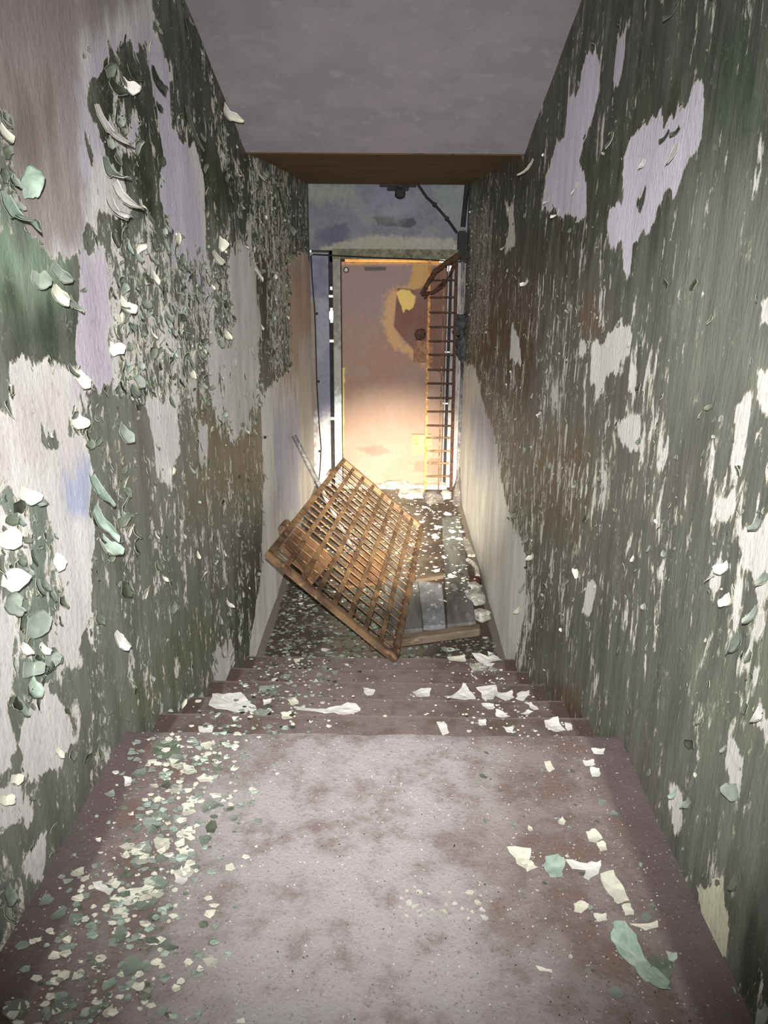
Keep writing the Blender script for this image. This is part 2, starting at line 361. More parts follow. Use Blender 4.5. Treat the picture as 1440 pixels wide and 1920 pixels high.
L_PLAST = [([(-80,-60),(300,-60),(165,110),(160,300),(150,480),(-80,480)], (162,152,150), .05), ([(0,190),(90,190),(90,330),(0,330)], (132,120,112), .08),
           ([(155,90),(330,40),(400,560),(330,600),(280,300),(160,310)], (196,192,204), .05), ([(140,480),(215,480),(215,740),(140,740)], (198,190,202), .04),
           ([(120,850),(175,860),(170,960),(130,960)], (176,182,206), .03), ([(0,740),(120,700),(150,850),(0,900)], (206,200,198), .05),
           ([(480,700),(640,700),(640,1260),(440,1260)], (236,236,230), .15), ([(510,760),(565,740),(560,960),(520,960)], (208,210,226), .12),
           ([(530,460),(600,460),(600,740),(530,700)], (196,174,158), .2), ([(560,640),(600,620),(600,900),(570,850)], (206,204,196), .1)]
R_PAINT = [([(930,-40),(1300,-40),(1290,330),(1140,480),(1000,560),(880,560)], (62,64,52), .2), ([(1300,-40),(1460,-40),(1460,300),(1320,300)], (66,78,64), .15),
           ([(890,540),(1010,560),(1000,730),(890,700)], (84,60,42), .2), ([(1080,560),(1130,560),(1130,640),(1080,640)], (112,92,76), .08), ([(1280,340),(1460,340),(1460,760),(1240,760)], (126,128,118), .1),  # the last, grey entry paints lit sheen into the wall colour
           ([(1000,820),(1110,820),(1090,1000),(1000,980)], (104,92,74), .1), ([(1280,1200),(1460,1200),(1460,1600),(1300,1600)], (118,124,110), .08),
           ([(1020,1280),(1090,1290),(1090,1370),(1060,1350)], (98,74,56), .03), ([(1380,1750),(1460,1740),(1460,1920),(1380,1920)], (60,68,54), .05)]
R_PLAST = [([(1000,60),(1330,60),(1330,520),(1000,520)], (204,200,212), .05), ([(840,660),(1000,660),(1000,1260),(840,1260)], (236,236,228), .15),
           ([(870,330),(930,380),(920,660),(870,660)], (150,146,142), .2), ([(1290,1640),(1370,1640),(1370,1810),(1290,1810)], (206,208,178), .02), ([(880,760),(920,740),(935,880),(890,900)], (214,216,224), .08)]

def build_wall(name, X, bare, paint, plast, base_p, base_b, mat, flip, label):
    us = 0.72*np.exp(np.linspace(0, math.log(6.86/0.72), 400)); us = np.concatenate([[-1.0, 0.2], us])
    vs2 = np.concatenate([np.arange(-0.02, 2.97, 0.0098), [3.5, 4.3]])
    U, V = np.meshgrid(us, vs2); wob = vwob(U, V)
    B = np.full(U.shape, -.40)
    for poly, val, f in bare:
        s = sdf(wpoly(poly, X), U, V)+wob*f*1.6; k = sm(s/f*.5+.5); B = B*(1-k)+val*k
    B = B + fbm(U, V, (9, 3.2), 5, 11.0 if X < 0 else 4.0)*.30
    pc = paint_col(base_p, U, V, [(wpoly(p, X), c, f) for p, c, f in paint], wob)
    bc = paint_col(base_b, U, V, [(wpoly(p, X), c, f) for p, c, f in plast], wob)
    bulge = fbm(U, V, (2.2, 1.6), 3, 7.0)*.006
    sg = 1 if X < 0 else -1
    o = grid_obj(name, us, vs2, lambda u, v: np.stack([np.full(u.shape, X)+bulge*sg-.004*sg, u, v], -1), mat, {'bare': B, 'paint': pc, 'plaster': bc}, flip=flip)
    struct(o, label, 'wall'); return o, U, V, B, pc
wallL, UL, VL, BL, PL = build_wall('wall_left', XL, L_BARE, L_PAINT, L_PLAST, (116, 119, 111), (216, 213, 211), M_WALLL, False, 'left stairwell wall with green paint peeling off pale plaster')
wallR, UR, VR, BR, PR = build_wall('wall_right', XR, R_BARE, R_PAINT, R_PLAST, (103, 105, 97), (216, 215, 209), M_WALLR, True, 'right stairwell wall with dark green flaking paint and white patches')

# ------------------------------------------------------------------ floor, stairs, ceiling, end wall
bm = bmesh.new(); add_box(bm, (0, 5.2, -.1), (1.7, 4.4, .2)); struct(obj('floor', bm, M_FLOOR), 'dirty lower floor strewn with paint chips in front of the door', 'floor')
bm = bmesh.new()
nx = 60; us = np.linspace(XL-.03, XR+.03, nx)
def wob1(x, k): return mnoise.noise((x*7, k*3.3, 0))*.008+mnoise.noise((x*30, k*3.3, 5))*.004
prev = None
ny = 40; rows = []
for j in range(ny):
    y = LY if j == ny-1 else -1.0+(LY-.025+1.0)*(j/(ny-2)); rows.append([bm.verts.new((x, y+(wob1(x, 0) if j == ny-1 else 0), LZ+mnoise.noise((x*3, y*3, 2))*.004-(.003 if j == ny-1 else 0))) for x in us])
front = [[bm.verts.new(v.co) for v in rows[-1]], [bm.verts.new((x, LY+.004+wob1(x, 0), LZ-.02)) for x in us], [bm.verts.new((x, LY-.01, .45)) for x in us]]
for A, B in list(zip(rows, rows[1:]))+list(zip(front, front[1:])):
    for i in range(nx-1): bm.faces.new((A[i], A[i+1], B[i+1], B[i]))
struct(obj('floor_landing', bm, M_LAND, smooth=True), 'upper landing of dusty mauve concrete with a worn front edge', 'landing')
bm = bmesh.new(); rows = []
for k in range(5):
    z = STEPZ[k]; y0 = EDGES[k]-.03; y1 = EDGES[k+1]
    rows.append([bm.verts.new((x, y0, z)) for x in us]); rows.append([bm.verts.new((x, (y0+y1)/2, z+wob1(x, k+9)*.4)) for x in us])
    rows.append([bm.verts.new((x, y1-.05+wob1(x, k+1), z)) for x in us])
    rows.append([bm.verts.new((x, y1-.012+wob1(x, k+1), z)) for x in us])
    rows.append([bm.verts.new((x, y1+wob1(x, k+1), z-.012)) for x in us])
    rows.append([bm.verts.new((x, y1-.006, z-LZ/6-.01)) for x in us])
for A, B in zip(rows, rows[1:]):
    for i in range(nx-1): bm.faces.new((A[i], A[i+1], B[i+1], B[i]))
nose = [v for r in (3, 4) for k in range(5) for v in [(k*6+r)*nx+i for i in range(nx)]]
st = obj('stairs', bm, M_STEP); na = st.data.attributes.new('nose', 'FLOAT', 'POINT')
for i in nose: na.data[i].value = 1.0
struct(st, 'five shallow worn brown concrete steps leading down from the landing', 'stairs')
bm = bmesh.new(); zb = CEILZ+CSL*(CEILY+1.0); q = [(-.75, -1, zb), (.66, -1, zb), (.66, CEILY, CEILZ), (-.75, CEILY, CEILZ)]
vv = [bm.verts.new(p) for p in q]+[bm.verts.new((p[0], p[1], p[2]+.12)) for p in q]
for f in ((0, 1, 2, 3), (7, 6, 5, 4), (0, 4, 5, 1), (2, 6, 7, 3), (1, 5, 6, 2), (3, 7, 4, 0)): bm.faces.new([vv[i] for i in f])
struct(obj('ceiling', bm, M_CEIL), 'smooth mauve grey ceiling sloping down with the stairs', 'ceiling')
SZ2 = 2.585
bm = bmesh.new(); prof = [(CEILY-.0, CEILZ), (CEILY+.02, CEILZ-.004), (CEILY+.6, CEILZ+.028), (5.2, CEILZ+.05), (YD+.06, SZ2)]
for (y0, z0), (y1, z1) in zip(prof, prof[1:]):
    bm.faces.new([bm.verts.new(p) for p in ((-.75, y0, z0), (-.75, y1, z1), (.66, y1, z1), (.66, y0, z0))])
bm.faces.new([bm.verts.new(p) for p in ((-.75, CEILY, CEILZ+.15), (.66, CEILY, CEILZ+.15), (.66, YD+.06, SZ2+.1), (-.75, YD+.06, SZ2+.1))])
bmesh.ops.remove_doubles(bm, verts=bm.verts, dist=.0005)
struct(obj('ceiling_soffit', bm, M_SOFF), 'flat brown stained soffit between the sloping ceiling and the end wall', 'ceiling')
bm = bmesh.new(); add_box(bm, (0, 4.6, SZ2-.29+.24), (1.4, .02, .01)); bm.free()
bm = bmesh.new(); add_box(bm, (0, -1.05, 2.4), (1.7, .1, 4.0)); struct(obj('wall_back', bm, M_CEIL), 'plain wall behind the viewpoint closing the upper landing', 'wall')
def wp(x, y, Y=YD): p = at(x, y, 1, Y); return (p[0], p[2])
def wpp(poly, Y=YD): return [wp(x, y, Y) for x, y in poly]
def painted_panel(name, x0, x1, z0, z1, Y, base, items, parent=None, step=.006, thick=.03, mat=None):
    us2 = np.arange(x0, x1+step/2, step); us2[-1] = x1; vs3 = np.arange(z0, z1+step/2, step); vs3[-1] = z1
    U, V = np.meshgrid(us2, vs3); wob = fbm(U, V, (26, 22), 4, 1.0)
    pc = paint_col(base, U, V, [(wpp(p, Y), c, f) for p, c, f in items], wob)
    o = grid_obj(name, us2, vs3, lambda u, v: np.stack([u, np.full(u.shape, Y), v], -1), mat or M_PAINTED, {'paint': pc}, parent)
    o.modifiers.new('thickness', 'SOLIDIFY').thickness = -thick if False else thick; o.modifiers['thickness'].offset = -1
    return o
LX, GX = wp(617, 600)[0], wp(625, 600)[0]          # left gap that daylight leaks through
o = painted_panel('wall_end', -.74, .70, wp(700, 470)[1], 2.62, YD, (88, 90, 98),
    [([(590,430),(650,418),(655,445),(640,470),(580,470)], (66,68,84), .02), ([(700,408),(735,405),(745,412),(775,408),(780,420),(770,427),(710,422)], (52,52,58), .008),
     ([(580,345),(660,345),(660,370),(580,380)], (104,108,100), .04), ([(700,355),(760,350),(790,400),(740,405),(690,390)], (96,98,112), .04), ([(810,350),(880,345),(880,400),(830,400)], (100,106,104), .04),
     ([(600,464),(700,440),(860,450),(860,470),(600,470)], (128,124,112), .02)])
struct(o, 'blue grey concrete wall above the door with two dark stains', 'wall')
o = painted_panel('trim_1', -.74, LX, -.02, wp(700, 474)[1], YD, (112, 114, 127),
    [([(575,480),(620,480),(620,560),(580,560)], (84,86,104), .04), ([(580,700),(622,640),(622,760),(590,760)], (98,102,116), .04), ([(575,560),(592,560),(604,930),(590,930)], (110,98,90), .02), ([(590,780),(625,780),(625,930),(595,930)], (176,172,174), .08)])
struct(o, 'blue grey strip of wall to the left of the door gap', 'trim')
o = painted_panel('trim_2', GX, wp(639, 600)[0], -.02, wp(700, 480)[1], YD-.01, (136, 134, 128), [([(620,480),(640,480),(640,650),(620,650)], (104,102,92), .05), ([(620,740),(645,740),(645,930),(620,930)], (196,206,214), .06)])
struct(o, 'narrow pale jamb along the left edge of the door', 'trim')
bm = bmesh.new(); z0, z1 = wp(700, 486)[1], wp(700, 467)[1]
add_box(bm, ((GX+.60)/2, YD-.02, (z0+z1)/2), (.60-GX, .06, z1-z0), None, .004)
M_HEAD = mottled('grey_green_header', (104, 104, 84), (78, 80, 66), 16, (60, 50, 40), .8)
struct(obj('trim_3', bm, M_HEAD), 'grey green metal header beam across the top of the door', 'trim')
bm = bmesh.new(); rx0 = wp(834, 700)[0]
add_box(bm, ((rx0+.04+.66)/2, YD+.02, 1.05), (.66-rx0-.04, .05, 2.14)); add_box(bm, (rx0+.006, YD+.01, 1.05), (.012, .03, 2.02))
M_JAMB = mottled('pale_right_jamb', (152, 146, 146), (124, 118, 116), 12, (100, 92, 86), .8, .002, (2, 1, .4))
struct(obj('trim_4', bm, M_JAMB), 'pale grey jamb behind the rungs at the right of the door', 'trim')
# added dark strips block daylight behind the gaps, with holes where it leaks
bm = bmesh.new()
def stops(bm, x0, x1, Y, spans):
    for a, b in spans:
        add_box(bm, ((x0+x1)/2, Y, (a+b)/2), (x1-x0, .02, b-a))
zz = lambda y: wp(620, y)[1]
holes = [(538, 544), (554, 558), (578, 606), (638, 643), (784, 790)]
cur = 470; spans = []
for a, b in holes: spans.append((zz(a), zz(cur))); cur = b
spans.append((-.02, zz(cur))); stops(bm, LX-.03, GX+.02, YD+.055, spans)
zr = lambda y: wp(838, y)[1]
holes = [(498, 509), (661, 663), (758, 761)]; cur = 484; spans = []
for a, b in holes: spans.append((zr(a), zr(cur))); cur = b
spans.append((-.02, zr(cur))); stops(bm, rx0-.02, rx0+.07, YD+.075, spans)
for (a, b) in ((578, 606), (538, 544)):
    for yy in (a, b):
        add_lump(bm, (LX-.004, YD+.05, zz(yy)), (.014, .01, .035), 1, .3, yy); add_lump(bm, (GX+.004, YD+.05, zz(yy)), (.014, .01, .035), 1, .3, yy+3)
add_box(bm, (wp(640, 600)[0], YD+.075, 1.0), (.06, .02, 2.06)); add_box(bm, (-.1, YD+.09, wp(700, 470)[1]+.01), (1.2, .02, .06))
add_box(bm, (wp(624, 500)[0]+.0, YD+.055, wp(700, 480)[1]), (.06, .02, .10))
struct(obj('gap_blocker', bm, M_BLACK), 'added dark strips blocking daylight in the gaps beside the door', 'trim')
# door leaf
DX0, DX1 = wp(640, 600)[0], wp(833, 700)[0]; DZ1 = wp(700, 491)[1]
door = struct(empty('door_1', ((DX0+DX1)/2, YD+.03, 0)), 'worn tan door leaf with a yellow and brown peeled patch', 'door')
leaf = painted_panel('door_panel', DX0+.004, DX1, .025, DZ1, YD+.015, (118, 96, 84),
    [([(640,560),(830,560),(830,700),(640,740)], (124,98,84), .2), ([(640,486),(835,486),(835,496),(640,497)], (206,140,70), .012),  # orange strip along the door top paints in the gap's glow
     ([(640,500),(790,500),(735,560),(720,600),(640,600)], (118,98,96), .12),
     ([(775,494),(808,494),(800,530),(780,545),(760,540),(770,525)], (156,118,58), .012),
     ([(738,538),(765,540),(745,580),(740,610),(755,640),(800,672),(802,690),(770,670),(730,645),(718,610),(722,560)], (160,124,84), .03),
     ([(745,540),(775,543),(795,540),(812,500),(850,500),(850,720),(810,690),(790,668),(760,640),(738,612),(742,575)], (92,58,44), .006),
     ([(743,548),(752,543),(768,545),(779,556),(776,575),(768,582),(760,580),(757,586),(748,565)], (186,158,84), .006),
     ([(683,500),(724,500),(724,507),(684,508)], (70,60,60), .003),
     ([(638,690),(646,690),(644,850),(636,850)], (180,164,90), .006),
     ([(665,840),(690,838),(712,835),(735,848),(700,856)], (98,80,70), .014), ([(770,868),(840,855),(840,892),(780,884)], (100,80,66), .014)], door, .0055, mat=M_DOOR)
leaf.matrix_parent_inverse = Matrix.Translation(-Vector(door.location))
def dpart(name, bm, m):
    o = obj(name, bm, m, door); o.matrix_parent_inverse = Matrix.Translation(-Vector(door.location)); return o
bm = bmesh.new(); px_, pz_ = wp(649, 506); add_tube(bm, [(px_, YD-.01, pz_), (px_, YD+.02, pz_)], .024, 20)
o = dpart('hinge_cover', bm, M_BLACK); o['label'] = 'dark round fitting at the top left corner of the door'
bm = bmesh.new(); add_tube(bm, [(px_, YD-.018, pz_), (px_, YD, pz_)], .016, 20); add_tube(bm, [(px_, YD-.024, pz_), (px_, YD-.01, pz_)], .006, 10)
o = dpart('bolt_washer', bm, M_PLAST); o['label'] = 'pale washer with a centre bolt'
def box_outline(nm, x0, y0, x1, y1, mfill, lab):
    a = wp(x0, y1); b = wp(x1, y0); bm = bmesh.new(); cx, cz = (a[0]+b[0])/2, (a[1]+b[1])/2; w_, h_ = b[0]-a[0], b[1]-a[1]
    add_box(bm, (cx, YD-.005, cz), (w_, .04, h_), None, .003); o = dpart(nm, bm, mfill); o['label'] = lab
    bm = bmesh.new(); t_ = .009
    for c, s in (((cx, cz+h_/2), (w_+t_, t_)), ((cx, cz-h_/2), (w_+t_, t_)), ((cx-w_/2, cz), (t_, h_)), ((cx+w_/2, cz), (t_, h_))): add_box(bm, (c[0], YD-.028, c[1]), (s[0], .012, s[1]))
    f = obj('rusty_rim', bm, M_RUSTD, o)
    f.matrix_parent_inverse = o.matrix_parent_inverse.copy()
M_LOCK = mottled('lock_plate_paint', (132, 98, 78), (110, 78, 60), 30, (70, 42, 32), .8)
M_LOCK2 = mottled('lower_plate_paint', (160, 134, 100), (140, 112, 78), 30, (96, 66, 42), .8)
box_outline('lock_plate', 775, 638, 812, 679, M_LOCK, 'brown upper lock box on the door'); box_outline('hinge_plate', 771, 814, 810, 853, M_LOCK2, 'tan lower plate with a rusty rim')
bm = bmesh.new(); a = wp(776, 640); add_lump(bm, (wp(788, 628)[0], YD-.02, wp(788, 626)[1]), (.05, .02, .05), 2, .2, 4); dpart('lock_case', bm, M_RUSTD)
bm = bmesh.new(); add_box(bm, ((DX0+DX1)/2, YD-.01, .012), (DX1-DX0+.1, .14, .045), None, .008); struct(obj('trim_6', bm, M_PLAST), 'pale plaster threshold under the door', 'trim')
# outside the door: an added tan panel and lamp make the gap's orange line
bm = bmesh.new(); add_box(bm, (-.05, 7.75, 2.1), (.9, .06, .75)); add_box(bm, (.36, 7.4, 2.2), (.12, .06, .5)); struct(obj('gap_glow_panel', bm, mottled('glow_panel_tan', (206, 160, 96), (190, 140, 78), 8)), 'added tan panel outside that gives the gap above the door its orange glow', 'trim')
lamp('glow_panel_lamp', 'POINT', (0, 7.35, 2.25), (0, 8, 2), 4, (1.0, .72, .38), .08, linear=False)  # added lamp that lights only the tan panel outside
hole = Vector((wp(832, 503)[0], YD+.05, wp(832, 503)[1])); hit = Vector(at(915, 512, 0, XR)); dr = (hole-hit).normalized()
lamp('outdoor_sunbeam', 'SPOT', hole+dr*.9, hit, 24, (1.0, .62, .28), .02, 14, 1.0, linear=False)

# ------------------------------------------------------------------ curled paint: flaps on the walls
def flap_geo(verts, faces, mats, o, n, t, s, L, W, curl, k0, front, back, seed, ns=6, nw=5, th=.0007, tip=.7):
    # hinge at o, runs along t in the wall, s across it, n out of the wall; bends out by 'curl' radians
    base = len(verts); R = random.Random(seed); prof = []
    def ctl(n, lo, hi, k=4):
        c = [R.uniform(lo, hi) for _ in range(k)]; return [float(np.interp(i/n*(k-1), range(k), c))+R.uniform(-.05, .05) for i in range(n+1)]
    wl = [1+a for a in ctl(ns, -.42, .25)]; wr = [1+a for a in ctl(ns, -.42, .25)]; sh = R.uniform(-.35, .35)
    endj = ctl(nw, -.55, .1, 3)
    th_a = k0; p = np.zeros(2); prof.append((p.copy(), th_a))
    for i in range(ns):
        p = p+np.array([math.cos(th_a), math.sin(th_a)])*L/ns; th_a += curl/ns; prof.append((p.copy(), th_a))
    grid = []
    for side in (0, 1):
        for i in range(ns+1):
            f = i/ns; wid = (1-.25*abs(1-2*f)**3)*(1 if f < .7 else 1-(f-.7)/.3*(1-tip))
            for j in range(nw+1):
                g = j/nw-.5; q, a = prof[i]
                lx = q[0]+(endj[j]*L*.5*f if f > .5 else (-abs(endj[j])*L*.3*(1-f) if i == 0 else 0)); lz = q[1]+(.035*W*(1-(2*g)**2)+g*W*sh*.35)*f
                nn = np.array([-math.sin(a), math.cos(a)])*(th if side else 0)
                verts.append(tuple(o+t*(lx+nn[0])+n*(lz+nn[1]+.0012)+s*((g*wid*(wl[i] if g < 0 else wr[i])+sh*f*.5)*W)))
    m = (ns+1)*(nw+1)
    for i in range(ns):
        for j in range(nw):
            a = base+i*(nw+1)+j; b = a+1; c = b+nw+1; d = a+nw+1
            faces.append((a, d, c, b)); mats.append(back); faces.append((a+m, b+m, c+m, d+m)); mats.append(front)
    rim = [(i*(nw+1), (i+1)*(nw+1)) for i in range(ns)]+[(ns*(nw+1)+j, ns*(nw+1)+j+1) for j in range(nw)]+[((i+1)*(nw+1)+nw, i*(nw+1)+nw) for i in range(ns)]
    for a, b in rim: faces.append((base+a, base+b, base+b+m, base+a+m)); mats.append(back)
FM = [M_FCREAM, M_FGREEN, M_FGREY, M_FMINT, M_FDARK, M_FWHITE]
def mesh_obj(name, verts, faces, mi, mats, parent=None, smooth=True):
    me = bpy.data.meshes.new(name); me.from_pydata([tuple(map(float, v)) for v in verts], [], faces)
    for m in mats: me.materials.append(m)
    me.polygons.foreach_set('material_index', mi); me.polygons.foreach_set('use_smooth', [smooth]*len(faces)); me.update()
    o = bpy.data.objects.new(name, me); C.objects.link(o)
    if parent: o.parent = parent
    return o
def wall_flakes(wall, X, U, V, B, PC, count, smin, smax, seed, near):
    R = np.random.default_rng(seed); sg = 1 if X < 0 else -1; n = np.array([sg, 0, 0.]); verts = []; faces = []; mi = []
    inside = (U > .9) & (U < 6.6) & (V < np.where(U > CEILY, 2.45, CEILZ+CSL*(CEILY-U)-.02)) & (V > np.where(U < LY, LZ+.03, .25))
    du = np.gradient(U[0])[None, :]*np.ones(U.shape)
    wgt = np.exp(-((B+.05)/.22)**2)*inside*du*near(U, V)
    cdf = np.cumsum(wgt.ravel()); cdf /= cdf[-1]
    idx = np.searchsorted(cdf, R.random(count))
    for q in idx:
        u = U.ravel()[q]+R.normal()*.004; v = V.ravel()[q]+R.normal()*.004
        L = smin+(smax-smin)*R.random()**2.2; W = L*R.uniform(.45, 1.1)
        ang = R.choice([-math.pi/2, 0, math.pi, math.pi/2], p=[.5, .2, .15, .15])+R.normal()*.5
        t = np.array([0, math.cos(ang), math.sin(ang)]); s = np.cross(n, t)
        lum = PC.reshape(-1, 3)[q].mean()
        fr = R.choice([1, 2, 0, 4, 3], p=[.52, .24, .08, .12, .04]) if lum > .075 else R.choice([1, 2, 0, 4, 3], p=[.44, .10, .05, .40, .01])
        flap_geo(verts, faces, mi, np.array([X, u, v]), n, t, s, L, W, R.uniform(.1, 1.1), R.uniform(.02, .25), fr, 0 if R.random() < .6 else 2, int(q), 3, 3)
    o = mesh_obj('small_paint_curl', verts, faces, mi, FM, wall); o['kind'] = 'stuff'; o['label'] = 'countless small curls of lifting paint'
wall_flakes(wallL, XL, UL, VL, BL, PL, 3000, .008, .042, 1, lambda U, V: np.where(V > 1.15, 1.0, .45)*np.where(U < 4.2, 1, .6))
wall_flakes(wallR, XR, UR, VR, BR, PR, 1500, .005, .024, 2, lambda U, V: np.where(U < 1.8, 1.5, 1.0))
def flap(wall, X, px, py, L, W, ang, curl, k0, front, back, seed, tip=.7):
    sg = 1 if X < 0 else -1; n = np.array([sg, 0, 0.]); o = at(px, py, 0, X); a = math.radians(ang)
    t = np.array([0, math.cos(a), math.sin(a)]); s = np.cross(n, t); v = []; f = []; m = []
    flap_geo(v, f, m, o, n, t, s, L*.9, W*.75, curl*.8, k0*.45+.04, front, back, seed, 9, 7, .0009, tip)
    # ang: 0 = away down the corridor, -90 = down
    return mesh_obj('paint_flap', v, f, m, FM, wall)
LF = [  # px, py, length, width, angle, curl, lift, front, back
 (217,1190,.075,.055,-75,.5,.45,5,0), (183,205,.13,.07,-80,1.0,.5,5,0), (196,300,.09,.09,-70,1.9,.2,2,5), (215,345,.10,.075,-60,1.1,.6,5,0), (205,375,.075,.08,-90,1.4,.5,5,0),
 (172,893,.10,.06,-84,.5,.5,3,3), (178,955,.11,.055,-76,.6,.5,3,3), (190,1010,.08,.06,-68,.5,.7,3,0), (40,358,.06,.075,40,1.7,.4,3,2), (8,370,.09,.07,-80,1.3,.5,3,3),
 (40,925,.05,.045,-50,1.0,.5,0,0), (60,930,.04,.03,-60,1.3,.6,2,0), (0,1010,.05,.05,-30,.9,.5,5,0), (5,1090,.06,.05,-20,.9,.7,5,0), (100,1050,.035,.05,-60,1.0,.4,5,0),
 (50,1180,.06,.075,-25,.8,.3,2,0), (40,1210,.035,.03,-70,1.0,.4,5,0), (75,1210,.035,.03,-80,.9,.4,5,0), (45,1255,.055,.055,-30,.9,.4,2,0), (105,1405,.028,.022,-70,.8,.4,0,0),
 (20,1460,.03,.03,-40,.8,.5,0,0), (0,1500,.035,.03,-30,.8,.5,0,0), (10,1130,.05,.04,-60,.7,.3,2,2), (85,1240,.04,.05,-30,1.2,.3,2,0), (30,1310,.05,.035,-85,.7,.2,2,2),
 (100,500,.06,.05,-45,1.2,.3,2,0), (100,540,.05,.06,-60,1.0,.4,0,0), (60,520,.05,.05,-20,1.2,.4,2,0), (130,560,.05,.04,-80,1.0,.4,2,0), (472,480,.16,.13,-75,.5,.25,0,0),
 (475,300,.13,.11,-80,.8,.3,5,2), (505,315,.10,.15,-80,.9,.2,2,2), (520,340,.2,.18,-90,.4,.1,1,1), (420,620,.06,.07,-60,.8,.3,0,0), (400,470,.07,.10,-80,.9,.4,0,0),
 (410,455,.06,.09,-30,.9,.4,0,0), (340,490,.05,.06,-80,1.2,.3,1,1), (240,120,.06,.06,-60,1.3,.3,4,2), (205,150,.06,.05,-40,1.5,.3,4,0), (285,130,.08,.07,-70,.9,.2,4,1),
 (350,200,.16,.07,-85,.6,.1,1,1), (230,155,.06,.05,-20,1.6,.3,5,0), (225,560,.06,.05,-60,1.2,.4,0,0), (205,650,.05,.05,-30,1.2,.4,5,0), (140,700,.05,.05,-45,1.0,.4,0,0),
 (425,1125,.06,.035,-80,1.1,.4,5,0), (220,985,.05,.05,20,1.1,.3,1,0), (250,700,.05,.06,-60,1.2,.3,2,0), (225,800,.06,.06,-60,1.0,.3,2,0), (135,790,.05,.05,-30,1.3,.3,0,0),
 (420,200,.12,.08,-40,1.2,.5,0,0), (540,415,.12,.13,-75,.7,.2,2,2), (470,655,.07,.09,-90,.5,.2,0,0)]
for i, a in enumerate(LF): flap(wallL, XL, *a, 100+i)
RF = [
 (1270,270,.05,.05,-92,.5,.45,5,0), (1255,245,.035,.02,-70,1.3,.3,4,4), (1082,345,.045,.04,-92,.5,.35,0,0), (1000,298,.11,.06,-70,1.3,.5,0,5), (1030,372,.04,.05,-85,1.5,.4,5,0),
 (1048,395,.05,.02,-95,1.8,.3,5,0), (950,455,.06,.05,-100,1.2,.4,0,0), (990,525,.05,.05,-80,1.4,.6,5,0), (1385,1190,.045,.05,-110,.5,.35,2,2), (1340,1068,.035,.035,-110,.9,.4,5,0),
 (1365,1060,.035,.03,-60,1.5,.4,5,0), (1425,975,.03,.035,-80,1.2,.4,2,2), (1370,1120,.03,.03,-60,1.2,.3,0,0), (1440,1075,.03,.03,-90,1.1,.4,2,0), (1420,1140,.04,.03,-80,.9,.3,2,2),
 (1085,1078,.03,.05,0,1.3,.4,0,0), (1015,772,.03,.03,-80,1.2,.6,5,0), (1270,1482,.03,.02,-90,1.0,.5,3,0), (1295,1500,.035,.03,-80,.8,.3,2,2), (1280,1650,.03,.022,-120,1.3,.5,0,0),
 (1385,1640,.04,.03,-100,.8,.2,1,2), (1385,1480,.04,.04,-50,.9,.3,2,0), (1430,1330,.035,.03,-90,1.1,.4,5,0), (1275,240,.03,.02,-60,1.5,.3,4,1), (1210,300,.03,.03,-60,.9,.2,5,5),
 (990,1005,.05,.05,-80,1.0,.4,2,0), (1000,1040,.05,.06,-80,1.1,.4,0,0), (985,1095,.05,.06,-80,1.1,.4,2,0), (975,1140,.05,.05,-80,1.1,.4,0,0), (972,960,.06,.05,-60,1.2,.4,1,0),
 (1270,8,.05,.03,-90,1.4,.4,1,2), (1150,250,.05,.03,-90,.8,.2,1,0), (1380,1860,.04,.03,-50,.9,.4,3,3), (1440,1890,.04,.03,-90,.8,.3,2,2)]
for i, a in enumerate(RF): flap(wallR, XR, *a, 300+i)

# ------------------------------------------------------------------ the fallen grate
A_ = Vector((-.363, 5.707, .535)); B_ = Vector((-.579, 3.43, .65)); C_ = Vector((.028, 3.347, .145)); D_ = Vector((.244, 5.624, .03))
ex = (C_-B_).normalized(); ey = (A_-B_).normalized(); ey = (ey-ex*ey.dot(ex)).normalized(); en = ex.cross(ey).normalized()
if en.y > 0 and en.x < 0: en = -en
if en.dot(Vector((0, 0, 2))-(A_+C_)/2) < 0: en = -en
GW, GL = .79, 2.28
grate = tag(empty('metal_grate', C_), 'fallen rusty iron grate leaning on its long side between the left wall and the steps', 'grate')
def gp(u, v, w=0): return B_+ex*u+ey*v+en*w
def gpart(name, bm, m=M_RUST):
    o = obj(name, bm, m, grate); o.matrix_parent_inverse = Matrix.Translation(-C_); return o
for (a, b) in ((gp(0, 0), gp(0, GL)), (gp(GW, 0), gp(GW, GL)), (gp(-.016, 0), gp(GW+.016, 0)), (gp(-.016, GL), gp(GW+.016, GL))):
    bm = bmesh.new(); add_bar(bm, a, b, .034, .034, tuple(en), .003); gpart('frame_bar', bm)
NU, NV = 8, 21
for i in range(1, NU):
    u = GW*i/NU; bm = bmesh.new(); add_bar(bm, gp(u, .015, .010), gp(u, GL-.015, .010), .006, .026, tuple(en)); gpart('flat_bar', bm)
for j in range(1, NV):
    v = GL*j/NV+random.uniform(-.004, .004); bm = bmesh.new(); add_bar(bm, gp(.015, v, .002), gp(GW-.015, v+random.uniform(-.004, .004), .002), .006, .010, tuple(en)); gpart('cross_rod', bm)
bm = bmesh.new(); add_tube(bm, [gp(-.03, .36, .0), gp(-.03, .48, .0)], .022, 12); add_box(bm, gp(-.018, .42), (.03, .03, .05)); gpart('hinge_lug', bm)
bm = bmesh.new(); add_bar(bm, gp(-.028, 1.75), gp(-.028, 1.86), .02, .02, tuple(en), .004); gpart('hinge_lug', bm)

